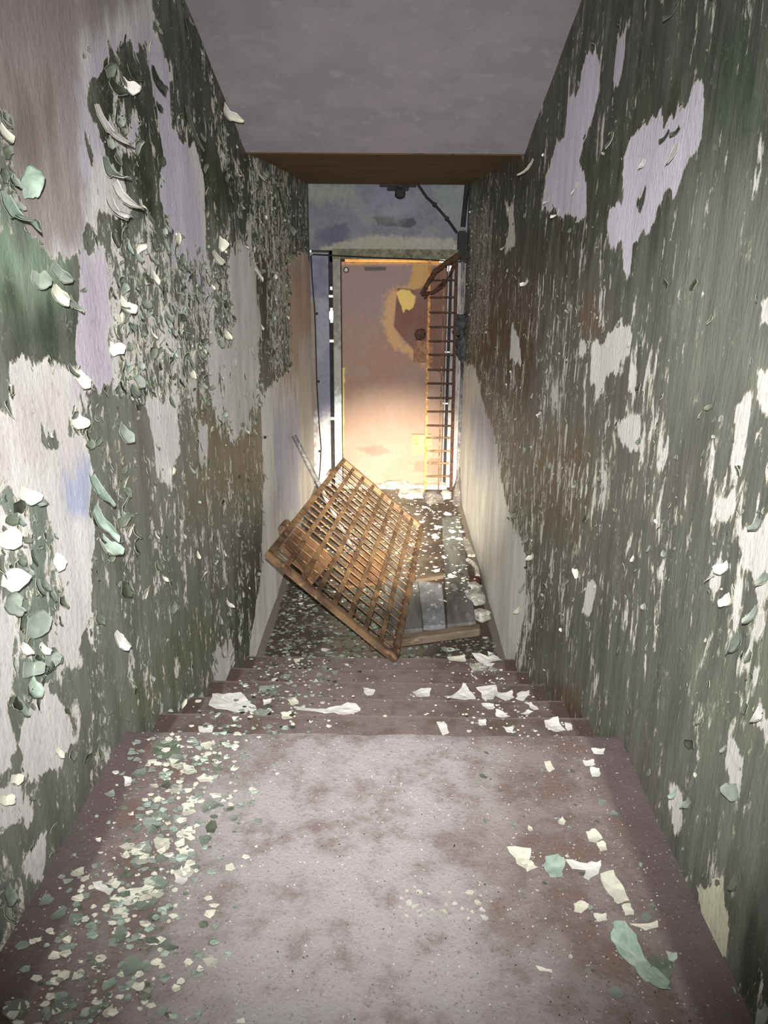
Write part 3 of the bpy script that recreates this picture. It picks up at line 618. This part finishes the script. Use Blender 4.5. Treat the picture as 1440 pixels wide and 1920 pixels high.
# brown board slid in behind the near end of the grate
def slab(bm, quad, th, nrm):
    lo = [bm.verts.new(Vector(p)) for p in quad]; hi = [bm.verts.new(Vector(p)+Vector(nrm)*th) for p in quad]
    bm.faces.new(lo[::-1]); bm.faces.new(hi)
    for i in range(4): bm.faces.new((lo[i], lo[(i+1) % 4], hi[(i+1) % 4], hi[i]))
    bmesh.ops.bevel(bm, geom=list(bm.edges), offset=th*.15, segments=1, affect='EDGES')
bm = bmesh.new(); off = -.055; slab(bm, [gp(.03, .34, off), gp(.03, .72, off), gp(.30, .66, off), gp(.27, .22, off)], -.018, en)
tag(obj('wooden_board', bm, M_WOODB), 'brown board wedged behind the near left corner of the fallen grate', 'board')
# pole
bm = bmesh.new(); p0 = Vector(at(551, 817, 0, XL+.02)); p1 = Vector((-.40, p0.y+.02, .0)); p1 = p0+(Vector(at(612, 935, 1, p0.y-.05))-p0)*1.0; d = (p1-p0).normalized(); p1 = p0+d*((p0.z-.012)/-d.z)
add_tube(bm, [p0, p0+d*.04, p1], [.019, .017, .014], 12); tag(obj('metal_pole', bm, M_POLE), 'grey pole leaning against the left wall behind the fallen grate', 'pole')

# ------------------------------------------------------------------ upright grille by the door
GY = 6.62
def gq(x, y, Y=GY): p = at(x, y, 1, Y); return Vector(p)
gz0 = 0.045
gl = gq(797, 915, 6.60); gl.z = gz0; gr = gq(846, 910, 6.60); gr.z = gz0
gt_l = gq(806, 488, 6.60); gt_r = gq(856, 488, 6.60)
grille = tag(empty('metal_grille', (gl+gr)/2), 'narrow rusty grille like a ladder standing upright at the right side of the door', 'grille')
def qpart(name, bm, m):
    o = obj(name, bm, m, grille); o.matrix_parent_inverse = Matrix.Translation(-Vector(grille.location)); return o
bm = bmesh.new(); add_bar(bm, gl, gt_l, .022, .022, (0, 1, 0), .002); o = qpart('rail', bm, M_RUSTLIT)
bm = bmesh.new(); gm0 = gl.lerp(gr, .52); gm1 = gt_l.lerp(gt_r, .55); add_bar(bm, gm0, gm1, .012, .012, (0, 1, 0)); qpart('rail', bm, M_RUST)
bm = bmesh.new(); add_bar(bm, gr, gt_r, .03, .026, (0, 1, 0), .002); o = qpart('rail', bm, M_RUSTD); o['label'] = 'darker right rail'
for y in (525, 557, 586, 613, 639, 665, 693, 719, 746, 771, 798, 820, 845, 868, 892):
    z = gq(820, y, 6.6).z; f = (z-gz0)/(gt_l.z-gz0); a = gl.lerp(gt_l, f); b = gr.lerp(gt_r, f); bm = bmesh.new()
    add_bar(bm, a+Vector((0, -.006, random.uniform(-.004, .004))), b+Vector((0, -.006, 0)), .014, .014, (0, 1, 0)); qpart('rung', bm, M_RUSTD if y < 800 else M_RUST)
# pipe, rag, latch, stay rods, cable
bm = bmesh.new(); add_tube(bm, [Vector(at(868, 470, 1, 6.7)), Vector(at(866, 700, 1, 6.7)), Vector((at(858, 905, 1, 6.7)[0], 6.7, .02))], .014, 10)
tag(obj('vertical_pipe', bm, M_POLE), 'thin grey pipe running down the right corner beside the grille', 'pipe')
bm = bmesh.new(); c0 = Vector(at(863, 608, 1, 6.69)); c1 = Vector(at(866, 650, 1, 6.69)); c2 = Vector(at(868, 685, 1, 6.69))
add_lump(bm, c0, (.05, .05, .075), 3, .35, 2); add_lump(bm, c1, (.045, .05, .10), 3, .3, 5); add_lump(bm, c2, (.022, .03, .11), 3, .3, 8); add_lump(bm, Vector(at(856, 622, 1, 6.66)), (.03, .03, .04), 2, .3, 9)
tag(obj('rag_bundle', bm, M_RAG, smooth=True), 'dark grey bundle of rags tied round the pipe in the right corner', 'rag')
bm = bmesh.new(); c = Vector(at(746, 350, 1, YD-.03)); 
add_box(bm, c+Vector((0, 0, .012)), (.30, .05, .03), None, .004); add_box(bm, c+Vector((0, 0, -.012)), (.18, .05, .04), None, .006); add_lump(bm, c+Vector((.02, -.01, -.05)), (.045, .03, .045), 2, .2, 3); add_tube(bm, [c+Vector((.02, -.06, 0)), c+Vector((.02, 0, 0))], .012, 10)
add_tube(bm, [c+Vector((.04, -.03, .03)), c+Vector((.19, -.03, .035))], .008, 8)
tag(obj('latch_bracket', bm, M_BLACK), 'black bracket fixed at the top of the end wall under the soffit', 'bracket')
bm = bmesh.new(); pts = [Vector(at(x, y, 1, YD-.05)) for x, y in ((783, 345), (800, 370), (815, 384), (838, 410), (857, 437))]
add_tube(bm, pts, .011, 8); 
for p in (pts[2], pts[3]): add_lump(bm, p, (.02, .015, .02), 1, .2, 1)
tag(obj('stay_rod', bm, M_BLACK), 'thin black rod slanting down the end wall from the bracket to the right corner', 'rod')
bm = bmesh.new(); add_box(bm, Vector(at(866, 452, 1, 6.72)), (.075, .06, .16), None, .012); add_tube(bm, [Vector(at(868, 478, 1, 6.66)), Vector(at(868, 478, 1, 6.76))], .05, 16)
for x, y in ((848, 520), ): pass
add_tube(bm, [Vector(at(868, 425, 1, 6.73)), Vector(at(876, 345, 1, 6.75))], .02, 8)
tag(obj('junction_box', bm, M_BLACK), 'black fitting in the right corner level with the door header', 'fitting')
bm = bmesh.new(); pts = [Vector(at(x, y, 1, 6.56)) for x, y in ((862, 478), (835, 495), (815, 510), (800, 535), (790, 552))]; add_tube(bm, pts, [.026, .022, .02, .018, .014], 8)
pts = [Vector(at(x, y, 1, 6.55)) for x, y in ((856, 482), (846, 510), (832, 535), (812, 548), (790, 552))]; add_tube(bm, pts, .014, 8)
pts = [Vector(at(x, y, 1, 6.54)) for x, y in ((795, 560), (810, 548), (834, 525))]; add_tube(bm, pts, .007, 8)
tag(obj('bent_hinge_arm', bm, M_RUSTD), 'bent dark iron arm hanging across the upper right corner of the door', 'bracket')
bm = bmesh.new(); pts = [Vector(at(x, y, 1, YD-.055)) for x, y in ((880, 492), (800, 487), (700, 483), (640, 480), (588, 477), (583, 480))]; Yc = YD-.02
pts += [Vector(at(x, y, 1, YD-.04)) for x, y in ((585, 520), (590, 580), (592, 640), (594, 720), (598, 790), (602, 840), (600, 880), (596, 925))]; add_tube(bm, pts, [.007]*6+[.006]*8, 6)
for x, y in ((592, 588), (595, 715), (597, 846)): add_lump(bm, Vector(at(x+2, y, 1, YD-.045)), (.012, .01, .012), 1, .1, 1)
tag(obj('wall_cable', bm, M_WIRE), 'thin black cable pinned over the header and down the left of the door', 'cable')

# ------------------------------------------------------------------ boards and rubble on the lower floor
def floor_board(name, quadpx, z, th, m, label, cat='board', group=None):
    bm = bmesh.new(); q = [Vector(at(x, y, 2, z)) for x, y in quadpx]; q = [Vector((min(p.x, XR-.012), p.y, z-th)) for p in q]
    slab(bm, q[::-1] if ((q[1]-q[0]).cross(q[2]-q[0])).z < 0 else q, th, (0, 0, 1)); return tag(obj(name, bm, m), label, cat, group)
floor_board('floor_plank', [(784, 1088), (829, 1094), (836, 1172), (794, 1174)], .075, .03, M_WOODP, 'pale grey plank with a white splash lying right of the fallen grate')
floor_board('floor_plank', [(828, 970), (862, 966), (893, 1166), (838, 1172)], .045, .03, M_WOOD, 'long grey plank along the foot of the right wall')
floor_board('floor_plank', [(720, 1090), (786, 1080), (793, 1178), (716, 1186)], .045, .025, M_WOOD, 'dusty grey plank seen through the lower part of the grate')
floor_board('wooden_batten', [(692, 1196), (900, 1168), (901, 1180), (694, 1208)], .105, .045, M_BATT, 'brown batten lying across the plank ends above the bottom step')
floor_board('wooden_batten', [(778, 1080), (832, 1073), (832, 1079), (779, 1087)], .085, .025, M_BATT, 'short brown batten lying across the planks beside the grate')
floor_board('floor_plank', [(652, 1040), (730, 1030), (724, 1090), (640, 1100)], .04, .02, M_WOODB, 'brown plank under the middle of the grate')
def rubble(name, px, py, s, m, seed, label, rot=0, z=None):
    bm = bmesh.new(); p = at(px, py, 2, 0); add_lump(bm, (0, 0, s[2]*.75), s, 3, .22, seed, Matrix.Rotation(rot, 3, 'Z'))
    o = obj(name, bm, m); o.location = (min(p[0], XR-s[0]*1.25-.01), p[1], 0 if z is None else z); tag(o, label, 'rubble'); return o
rubble('plaster_chunk', 896, 1128, (.06, .08, .035), M_PLAST, 1, 'cracked cream plaster chunk at the foot of the right wall beside the batten', .3)
rubble('plaster_chunk', 886, 1108, (.045, .05, .03), M_PLAST, 2, 'pale plaster chunk behind the rusty hole at the foot of the right wall', 1.0)
rubble('plaster_chunk', 903, 1160, (.045, .05, .03), M_PLAST, 3, 'small cream plaster chunk at the right end of the front batten', .6)
rubble('rusty_lump', 890, 1096, (.04, .04, .03), M_RUSTD, 4, 'dark rusty lump beside the curved pale strip at the right wall', .6)
rubble('stone', 812, 941, (.08, .08, .05), M_GREY, 5, 'dark grey stone in front of the foot of the upright grille', .2)
rubble('plaster_chunk', 836, 933, (.045, .06, .035), M_PLAST, 6, 'broad pale plaster slab in the right corner by the grille foot', .2)
rubble('plaster_chunk', 774, 930, (.12, .10, .03), M_PLAST, 7, 'low heap of pale plaster in front of the door threshold', .1)
rubble('plaster_chunk', 742, 915, (.13, .08, .04), M_PLAST, 8, 'pale plaster mound against the bright foot of the door', .1)
bm = bmesh.new(); b0 = Vector(at(862, 945, 2, 0)); vs_ = [bm.verts.new(p) for p in ((b0.x-.07, b0.y, 0), (XR-.015, b0.y-.05, 0), (XR-.015, b0.y+.35, 0), (b0.x-.05, b0.y+.3, 0), (b0.x+.0, b0.y+.25, .26), (b0.x+.03, b0.y+.3, .25))]
for f in ((0, 1, 4), (1, 2, 5), (1, 5, 4), (2, 3, 5), (3, 4, 5), (3, 0, 4), (3, 2, 1, 0)): bm.faces.new([vs_[i] for i in f])
bmesh.ops.subdivide_edges(bm, edges=bm.edges[:], cuts=3, use_grid_fill=True)
for v in bm.verts: v.co += Vector((mnoise.noise(v.co*9), mnoise.noise(v.co*9+Vector((5, 0, 0))), 0))*.02
tag(obj('plaster_wedge', bm, M_GREY), 'tall grey wedge of fallen render against the right wall near the door', 'rubble')
bm = bmesh.new(); add_bar(bm, Vector(at(871, 1012, 2, .03)), Vector(at(884, 1042, 2, .14))+Vector((.0, 0, 0)), .05, .018, None, .003)
tag(obj('broken_skirting', bm, M_PLAST), 'short broken white skirting piece tilted up beside the long plank', 'skirting')
bm = bmesh.new(); add_tube(bm, [Vector(at(x, y, 2, .05))+Vector((-.012, 0, 0)) for x, y in ((880, 1050), (890, 1056), (897, 1066), (899, 1080))], .016, 8)
tag(obj('curled_strip', bm, M_PLAST), 'curved pale strip of plaster curling out from the right wall foot', 'strip')
for (xa, ya, xb, yb, lab) in ((498, 1236, 566, 990, 'left'),): pass

# ------------------------------------------------------------------ paint chips on the ground
def surf(px, py):
    p = at(px, py, 2, LZ)
    if p[1] <= LY: return Vector(p)
    for k in range(5):
        p = at(px, py, 2, STEPZ[k])
        if EDGES[k]-.02 <= p[1] <= EDGES[k+1]: return Vector(p)
        if p[1] < EDGES[k]: p[1] = EDGES[k]+.02; return Vector(p)
    p = at(px, py, 2, 0.0); return Vector(p)
def ground_z(y):
    if y <= LY: return LZ
    for k in range(5):
        if y <= EDGES[k+1]: return STEPZ[k]
    return 0.0
def chip_mesh(name, seed, m, n=11, dome=.16, poly=None, th=.0012):
    R = random.Random(seed); bm = bmesh.new()
    if poly is None:
        pts = []; e = R.uniform(.55, 1)
        for i in range(n):
            a = 2*math.pi*i/n+R.uniform(-.2, .2); r = R.uniform(.62, 1.05); pts.append((math.cos(a)*r, math.sin(a)*r*e))
        sc = 1.0
    else: pts = poly; sc = max(abs(c) for p in poly for c in p)
    cx = sum(p[0] for p in pts)/len(pts); cy = sum(p[1] for p in pts)/len(pts); th = th if poly else .05
    ph = R.uniform(0, 3.1)
    def hz(x, y): 
        u = (x-cx)*math.cos(ph)+(y-cy)*math.sin(ph); return (u*u/sc)*dome*1.6+mnoise.noise((x/sc*2, y/sc*2, seed))*dome*.35*sc
    rings = []
    for f in (1, .6, .25): rings.append([bm.verts.new((cx+(x-cx)*f, cy+(y-cy)*f, 0)) for x, y in pts])
    ctr = bm.verts.new((cx, cy, 0)); k = len(pts)
    for A, B in zip(rings, rings[1:]):
        for i in range(k): bm.faces.new((A[i], A[(i+1) % k], B[(i+1) % k], B[i]))
    for i in range(k): bm.faces.new((rings[-1][i], rings[-1][(i+1) % k], ctr))
    for v in bm.verts: v.co.z = hz(v.co.x, v.co.y)
    mz = min(v.co.z for v in bm.verts)
    for v in bm.verts: v.co.z -= mz-th
    r = bmesh.ops.extrude_face_region(bm, geom=bm.faces[:]); 
    for g in r['geom']:
        if isinstance(g, bmesh.types.BMVert): g.co.z += th
    bmesh.ops.recalc_face_normals(bm, faces=bm.faces[:])
    me = bpy.data.meshes.new(name); bm.to_mesh(me); bm.free(); me.materials.append(m); return me
def traced(pts, m, label, seed, name='paint_chip', dome=.05):
    P = [surf(x, y) for x, y in pts]; z = min(p.z for p in P); cpx = (sum(x for x, _ in pts)/len(pts), sum(y for _, y in pts)/len(pts)); c = surf(*cpx)
    P = [Vector(at(x, y, 2, c.z))-c for x, y in pts]
    R = random.Random(seed); Q = []
    for i in range(len(P)):          # ragged outline
        a_, b_ = P[i], P[(i+1) % len(P)]; Q.append(a_); e_ = b_-a_; nn = Vector((e_.y, -e_.x, 0))
        for f in (.33, .67): Q.append(a_+e_*f+nn*R.uniform(-.10, .10))
    area = sum(Q[i].x*Q[(i+1) % len(Q)].y-Q[(i+1) % len(Q)].x*Q[i].y for i in range(len(Q)))
    if area < 0: Q = Q[::-1]
    sz = max(q.length for q in Q); cx, cy = sum(q.x for q in Q)/len(Q), sum(q.y for q in Q)/len(Q); k = len(Q); ph = R.uniform(0, 3.1)
    def hz(x, y): u = (x-cx)*math.cos(ph)+(y-cy)*math.sin(ph); return .0012+u*u/sz*.22+abs(mnoise.noise((x/sz*2.2, y/sz*2.2, seed)))*.06*sz
    vt = []; fc = []
    for top in (0, 1):
        for f in (1, .66, .33):
            for q in Q: x, y = cx+(q.x-cx)*f, cy+(q.y-cy)*f; vt.append((x, y, hz(x, y)+top*.0012))
        vt.append((cx, cy, hz(cx, cy)+top*.0012))
    n1 = 3*k+1
    for top in (0, 1):
        o_ = top*n1
        for r_ in (0, 1):
            for i in range(k):
                fq = (o_+r_*k+i, o_+r_*k+(i+1) % k, o_+(r_+1)*k+(i+1) % k, o_+(r_+1)*k+i); fc.append(fq if top else fq[::-1])
        for i in range(k):
            fq = (o_+2*k+i, o_+2*k+(i+1) % k, o_+3*k); fc.append(fq if top else fq[::-1])
    for i in range(k): fc.append((i, (i+1) % k, n1+(i+1) % k, n1+i))
    me = bpy.data.meshes.new(name); me.from_pydata(vt, [], fc); me.materials.append(m); me.update()
    o = bpy.data.objects.new(name, me); C.objects.link(o); o.location = c; return tag(o, label, 'paint chip', 'large paint chips on the ground')
TR = [
 ([(398,1303),(430,1301),(452,1301),(462,1312),(478,1326),(480,1336),(440,1337),(392,1331)], M_FWHITE, 'largest white paint flake at the left end of the second step'),
 ([(550,1330),(580,1334),(612,1330),(630,1326),(652,1321),(668,1325),(676,1336),(655,1341),(610,1339),(556,1337)], M_FWHITE, 'long white flake at the front edge of the second step left of centre'),
 ([(681,1291),(692,1292),(704,1296),(700,1303),(687,1305)], M_FWHITE, 'white oval flake alone in the middle of the steps'),
 ([(773,1299),(790,1292),(809,1295),(806,1306),(780,1310)], M_FWHITE, 'flat white round flake right of the middle of the steps'),
 ([(833,1312),(850,1304),(868,1286),(880,1298),(892,1312),(862,1313)], M_FWHITE, 'pointed white flake like a hat on the right half of the steps'),
 ([(892,1293),(930,1286),(933,1298),(925,1314),(908,1314),(902,1300)], M_FWHITE, 'squarish white flake right of the pointed one on the steps'),
 ([(926,1298),(948,1300),(960,1298),(964,1310),(948,1314),(928,1308)], M_FWHITE, 'wavy white flake between the squarish one and the right wall'),
 ([(966,1312),(972,1300),(992,1296),(990,1306),(980,1316)], M_FWHITE, 'white flake on the steps nearest the right wall in its row'),
 ([(983,1318),(996,1318),(1010,1331),(1002,1333)], M_FWHITE, 'slim slanting white flake close to the right wall on the steps'),
 ([(902,1320),(926,1322),(926,1330),(915,1332)], M_FWHITE, 'small white wedge flake just below the squarish one'),
 ([(929,1333),(942,1335),(956,1346),(940,1347),(930,1344)], M_FWHITE, 'white flake with a ragged top on the first step right of centre'),
 ([(976,1341),(990,1332),(1000,1336),(988,1341)], M_FWHITE, 'thin white flake on the first step toward the right wall'),
 ([(1020,1352),(1046,1349),(1052,1362),(1060,1370),(1040,1376),(1022,1366)], M_FWHITE, 'jagged white flake at the right end of the first step'),
 ([(1058,1357),(1069,1357),(1073,1370),(1064,1371)], M_FWHITE, 'narrow white flake at the far right end of the first step'),
 ([(818,1356),(832,1354),(842,1376),(830,1380)], M_FWHITE, 'white flake hanging over the landing edge right of centre'),
 ([(942,1364),(964,1364),(962,1374),(950,1374)], M_FWHITE, 'rounded white flake on the first step below the ragged one'),
 ([(896,1351),(910,1351),(912,1360),(898,1362)], M_FWHITE, 'small white flake on the first step between two larger ones'),
 ([(880,1246),(905,1244),(935,1262),(884,1262)], M_PLAST, 'pale grey triangular flake at the right of the lower steps'),
 ([(884,1230),(930,1231),(940,1241),(905,1246)], M_FWHITE, 'broad pale flake on the bottom step beside the right wall'),
 ([(907,1243),(928,1245),(922,1255),(908,1253)], M_FWHITE, 'bright white flake lying on the grey triangular one'),
 ([(838,1232),(872,1231),(874,1241),(842,1241)], M_FCREAM, 'pair like pale flake on the bottom step right of the grate corner'),
 ([(486,1290),(515,1285),(520,1301),(484,1300)], M_FGREY, 'grey lavender flake on the left of the third step'),
 ([(537,1312),(556,1308),(560,1320),(545,1325)], M_FCREAM, 'cream flake left of centre on the second step'),
 ([(493,1314),(510,1311),(506,1320),(494,1323)], M_FWHITE, 'curled white flake just right of the largest flake'),
 ([(551,1236),(564,1236),(560,1248),(553,1244)], M_FCREAM, 'small cream flake on the bottom steps left of the grate corner'),
 ([(526,1338),(545,1336),(548,1348),(530,1352)], M_FCREAM, 'pinkish cream flake on the first step left of centre'),
 ([(950,1590),(995,1596),(993,1612),(985,1632),(968,1622)], M_FCREAM, 'cream square flake on the right half of the landing'),
 ([(978,1618),(996,1614),(1008,1630),(988,1636)], M_FCREAM, 'smaller cream flake touching the square one on the landing'),
 ([(1060,1614),(1100,1622),(1126,1618),(1122,1640),(1104,1655),(1094,1650),(1110,1632),(1072,1630)], M_FWHITE, 'branching white flake right of the mint one on the landing'),
 ([(1125,1640),(1150,1636),(1168,1665),(1180,1690),(1158,1700),(1142,1680)], M_FCREAM, 'big cream flake in the right cluster on the landing'),
 ([(1165,1700),(1182,1695),(1188,1718),(1172,1718)], M_FCREAM, 'cream oval flake at the lower end of the right cluster'),
 ([(1075,1697),(1090,1690),(1104,1700),(1090,1714),(1076,1712)], M_FCREAM, 'cream flake with a flat end left of the right cluster'),
 ([(1112,1716),(1136,1714),(1138,1728),(1120,1730)], M_FCREAM, 'small cream flake below the right cluster'),
 ([(1147,1742),(1170,1740),(1192,1760),(1205,1790),(1220,1812),(1250,1840),(1256,1872),(1236,1866),(1208,1846),(1190,1815),(1160,1790),(1145,1768)], M_FMINT, 'long pale green strip of paint at the right edge of the landing'),
 ([(1212,1800),(1240,1793),(1262,1808),(1252,1842),(1225,1840)], M_FGREEN, 'dark green flake lying on the long pale strip'),
 ([(1248,1785),(1268,1790),(1264,1815),(1254,1820)], M_FMINT, 'pale green flake at the right wall beside the dark green one'),
 ([(1022,1608),(1046,1606),(1060,1620),(1055,1645),(1030,1650),(1020,1632)], M_FMINT, 'mint green crumpled flake on the right half of the landing'),
 ([(1004,1812),(1034,1820),(1036,1826),(1012,1822)], M_FCREAM, 'thin cream sliver near the bottom right of the landing'),
 ([(1098,1562),(1115,1558),(1130,1574),(1118,1584),(1104,1580)], M_FCREAM, 'cream flake beside a rust spot on the right of the landing'),
 ([(1118,1582),(1132,1580),(1138,1596),(1124,1600)], M_FCREAM, 'cream flake just below the one beside the rust spot'),
 ([(1108,1406),(1134,1405),(1132,1416),(1112,1414)], M_FWHITE, 'white flake at the far right corner of the landing'),
 ([(1092,1428),(1112,1425),(1116,1436),(1098,1438)], M_FWHITE, 'white flake just nearer than the far right corner one'),
 ([(1106,1442),(1124,1442),(1124,1458),(1110,1458)], M_FWHITE, 'second white flake near the far right corner of the landing'),
 ([(1020,1430),(1032,1428),(1040,1444),(1028,1448)], M_FCREAM, 'cream flake on the far right quarter of the landing'),
 ([(1180,1738),(1205,1734),(1232,1728),(1234,1742),(1210,1746)], M_FCREAM, 'row like cream flake beside the upper end of the pale strip'),
 ([(174,1660),(190,1654),(214,1672),(204,1682)], M_FWHITE, 'white flake at the left edge of the landing cluster'),
 ([(206,1690),(235,1672),(290,1658),(286,1690),(240,1700)], M_FCREAM, 'large cream flake in the left cluster on the landing'),
 ([(212,1706),(236,1702),(240,1722),(216,1722)], M_FCREAM, 'cream flake below the large one in the left cluster'),
 ([(326,1640),(342,1628),(352,1648),(342,1664),(328,1656)], M_FWHITE, 'white upright flake right of the left cluster'),
 ([(335,1596),(352,1588),(366,1600),(350,1614)], M_FCREAM, 'cream flake toward the middle of the left cluster'),
 ([(368,1460),(382,1453),(402,1458),(396,1468),(374,1468)], M_FCREAM, 'arched cream flake left of the middle of the landing'),
 ([(340,1510),(362,1506),(368,1524),(344,1534)], M_FCREAM, 'cream flake left of the landing middle below the arched one'),
 ([(372,1364),(398,1362),(398,1378),(378,1380)], M_FWHITE, 'white flake on the far left edge of the landing'),
 ([(232,1460),(246,1460),(246,1476),(234,1476)], M_FWHITE, 'small round white flake by the purple border on the left'),
 ([(292,1394),(340,1394),(338,1415),(300,1425),(286,1412)], M_FGREEN, 'flat olive flake at the far left of the landing'),
 ([(268,1540),(300,1536),(304,1556),(276,1566)], M_FGREY, 'grey green flake in the middle of the left cluster'),
 ([(250,1590),(280,1580),(284,1600),(256,1612)], M_FGREY, 'grey flake with a folded edge in the left cluster'),
 ([(268,1650),(300,1645),(304,1664),(274,1668)], M_FMINT, 'mint flake behind the large cream one in the left cluster'),
]
for i, (p, m, lab) in enumerate(TR): traced(p, m, lab, i*3+1)
CH = [chip_mesh('paint_chip', 50+i, m, R_) for i, (m, R_) in enumerate([(M_FCREAM, 11), (M_FWHITE, 10), (M_FGREY, 12), (M_FCREAM, 9), (M_FGREY, 10), (M_FGREEN, 11), (M_FWHITE, 12), (M_FMINT, 10), (M_FCREAM, 12), (M_FGREY, 9), (M_FGREEN, 9), (M_FDARK, 10)])]
def put_chip(me, x, y, z, s, label, group):
    o = bpy.data.objects.new('paint_chip', me); C.objects.link(o); o.location = (x, y, z+.0006); o.scale = (s, s, s)
    o.rotation_euler = (random.uniform(-.12, .12), random.uniform(-.12, .12), random.uniform(0, 6.28)); return tag(o, label, 'paint chip', group)
ZONES = [  # x range, y range, count, size range, pool, label, group
 ((-.57, -.26), (.96, 1.74), 84, (.007, .026), [0, 2, 3, 4, 5, 7, 9, 2, 0, 8], 'small loose paint chip in the litter along the left side of the landing', 'chips along the left side of the landing'),
 ((.02, .20), (1.165, 1.245), 26, (.005, .011), [0, 1, 3, 8], 'small cream paint chip in the tight cluster on the landing right of centre', 'tight cluster of chips on the landing'),
 ((.22, .54), (.98, 1.70), 34, (.005, .014), [0, 2, 4, 5, 7, 9, 10], 'small loose paint chip along the right side of the landing', 'chips along the right side of the landing'),
 ((-.62, -.2), (1.8, 3.36), 46, (.010, .028), [0, 1, 2, 4, 5, 9, 10], 'small paint chip on the left half of the steps', 'chips on the left of the steps'),
 ((.2, .56), (1.8, 3.36), 28, (.007, .02), [0, 1, 6, 1, 2], 'small pale paint chip on the right half of the steps', 'chips on the right of the steps'),
 ((-.6, -.15), (3.42, 4.4), 50, (.014, .03), [2, 4, 5, 9, 10, 11, 5, 0], 'grey green paint chip in the litter on the lower floor below the grate', 'chips on the lower floor at the left'),
 ((.1, .56), (3.44, 3.72), 16, (.015, .03), [0, 1, 2, 5, 11], 'paint chip between the bottom step and the front batten', 'chips in front of the batten'),
 ((.15, .54), (4.6, 6.3), 24, (.02, .045), [0, 1, 3, 6], 'white paint chip on the dark lower floor between the planks and the door', 'chips on the dark floor by the door'),
]
for (xa, xb), (ya, yb), n, (s0, s1), pool, lab, grp in ZONES:
    for k in range(n):
        x = random.uniform(xa, xb); y = random.uniform(ya, yb)
        if 'left side of the landing' in lab: x = -.50+random.gauss(0, .07)
        z = ground_z(y); s = s0+(s1-s0)*random.random()**1.7
        if z == 0 and .18 < x < .62 and 3.8 < y < 6: z = .046
        put_chip(CH[random.choice(pool)], x, y, z, s, lab, grp)
# fine crumbs nobody could count
def crumbs(name, spots, mats, label, cat='crumbs'):
    v = []; f = []; mi = []
    for (x, y, z, s, m) in spots:
        b = len(v); n = random.choice([5, 6, 7]); a0 = random.uniform(0, 6); tx, ty = random.gauss(0, .3), random.gauss(0, .3); e = random.uniform(.5, 1)
        up = []; lo = []
        for i in range(n):
            a = a0+2*math.pi*i/n; r = s*random.uniform(.65, 1.1); dx, dy = r*math.cos(a), r*math.sin(a)*e; h = abs(tx*dx+ty*dy)
            v.append((x+dx, y+dy, z+.0004+h)); 
        for i in range(n): p = v[b+i]; v.append((p[0]*.0+x+(p[0]-x)*.9, y+(p[1]-y)*.9, p[2]+max(.0012, s*.12)))
        f.append(tuple(range(b+n, b+2*n))); mi.append(m)
        for i in range(n): f.append((b+i, b+(i+1) % n, b+n+(i+1) % n, b+n+i)); mi.append(m)
    o = mesh_obj(name, v, f, mi, mats, None, False); tag(o, label, cat, None, 'stuff')
sp = []
for k in range(1900):
    r = random.random()
    if r < .55: x = -.50+random.gauss(0, .085); y = random.uniform(.93, 1.77)
    elif r < .72: x = .42+random.gauss(0, .10); y = random.uniform(.95, 1.77)
    else: x = random.uniform(-.6, .55); y = random.uniform(.93, 1.77)
    big = r < .55
    if XL+.02 < x < XR-.02: sp.append((x, y, LZ+.001, (.0015+.013*random.random()**2 if big else random.uniform(.0007, .0022)), random.choice([0, 0, 1, 2, 2, 2, 3, 0] if r < .72 else [0, 5, 0, 4])))
crumbs('paint_crumbs', sp, FM, 'fine paint crumbs scattered over the upper landing')
sp = []
for k in range(1500):
    r = random.random(); x = (-.42+random.gauss(0, .13)) if r < .55 else (.42+random.gauss(0, .11) if r < .8 else random.uniform(-.6, .55)); y = random.uniform(1.82, 3.38)
    if XL+.02 < x < XR-.02: sp.append((x, y, ground_z(y)+.002, random.uniform(.002, .013 if r < .55 else .007), random.choice([0, 1, 2, 2, 3, 4, 1] if r < .55 else [0, 0, 5, 2])))
crumbs('paint_crumbs', sp, FM, 'fine paint crumbs scattered over the steps')
sp = []
for k in range(2600):
    r = random.random()
    if r < .45: x = random.uniform(-.66, -.05); y = random.uniform(3.42, 4.6)
    elif r < .6: x = random.uniform(.0, .58); y = random.uniform(3.42, 3.85)
    else: x = random.uniform(-.6, .56); y = random.uniform(4.2, 6.7)
    sp.append((x, y, .003 if not (.15 < x and 3.85 < y < 6) else .048, random.uniform(.004, .017), random.choice([1, 1, 2, 1, 4, 4, 2, 1] if r < .6 else [0, 0, 5, 4, 4, 2])))
crumbs('paint_crumbs', sp, FM, 'litter of fine paint crumbs on the lower floor')
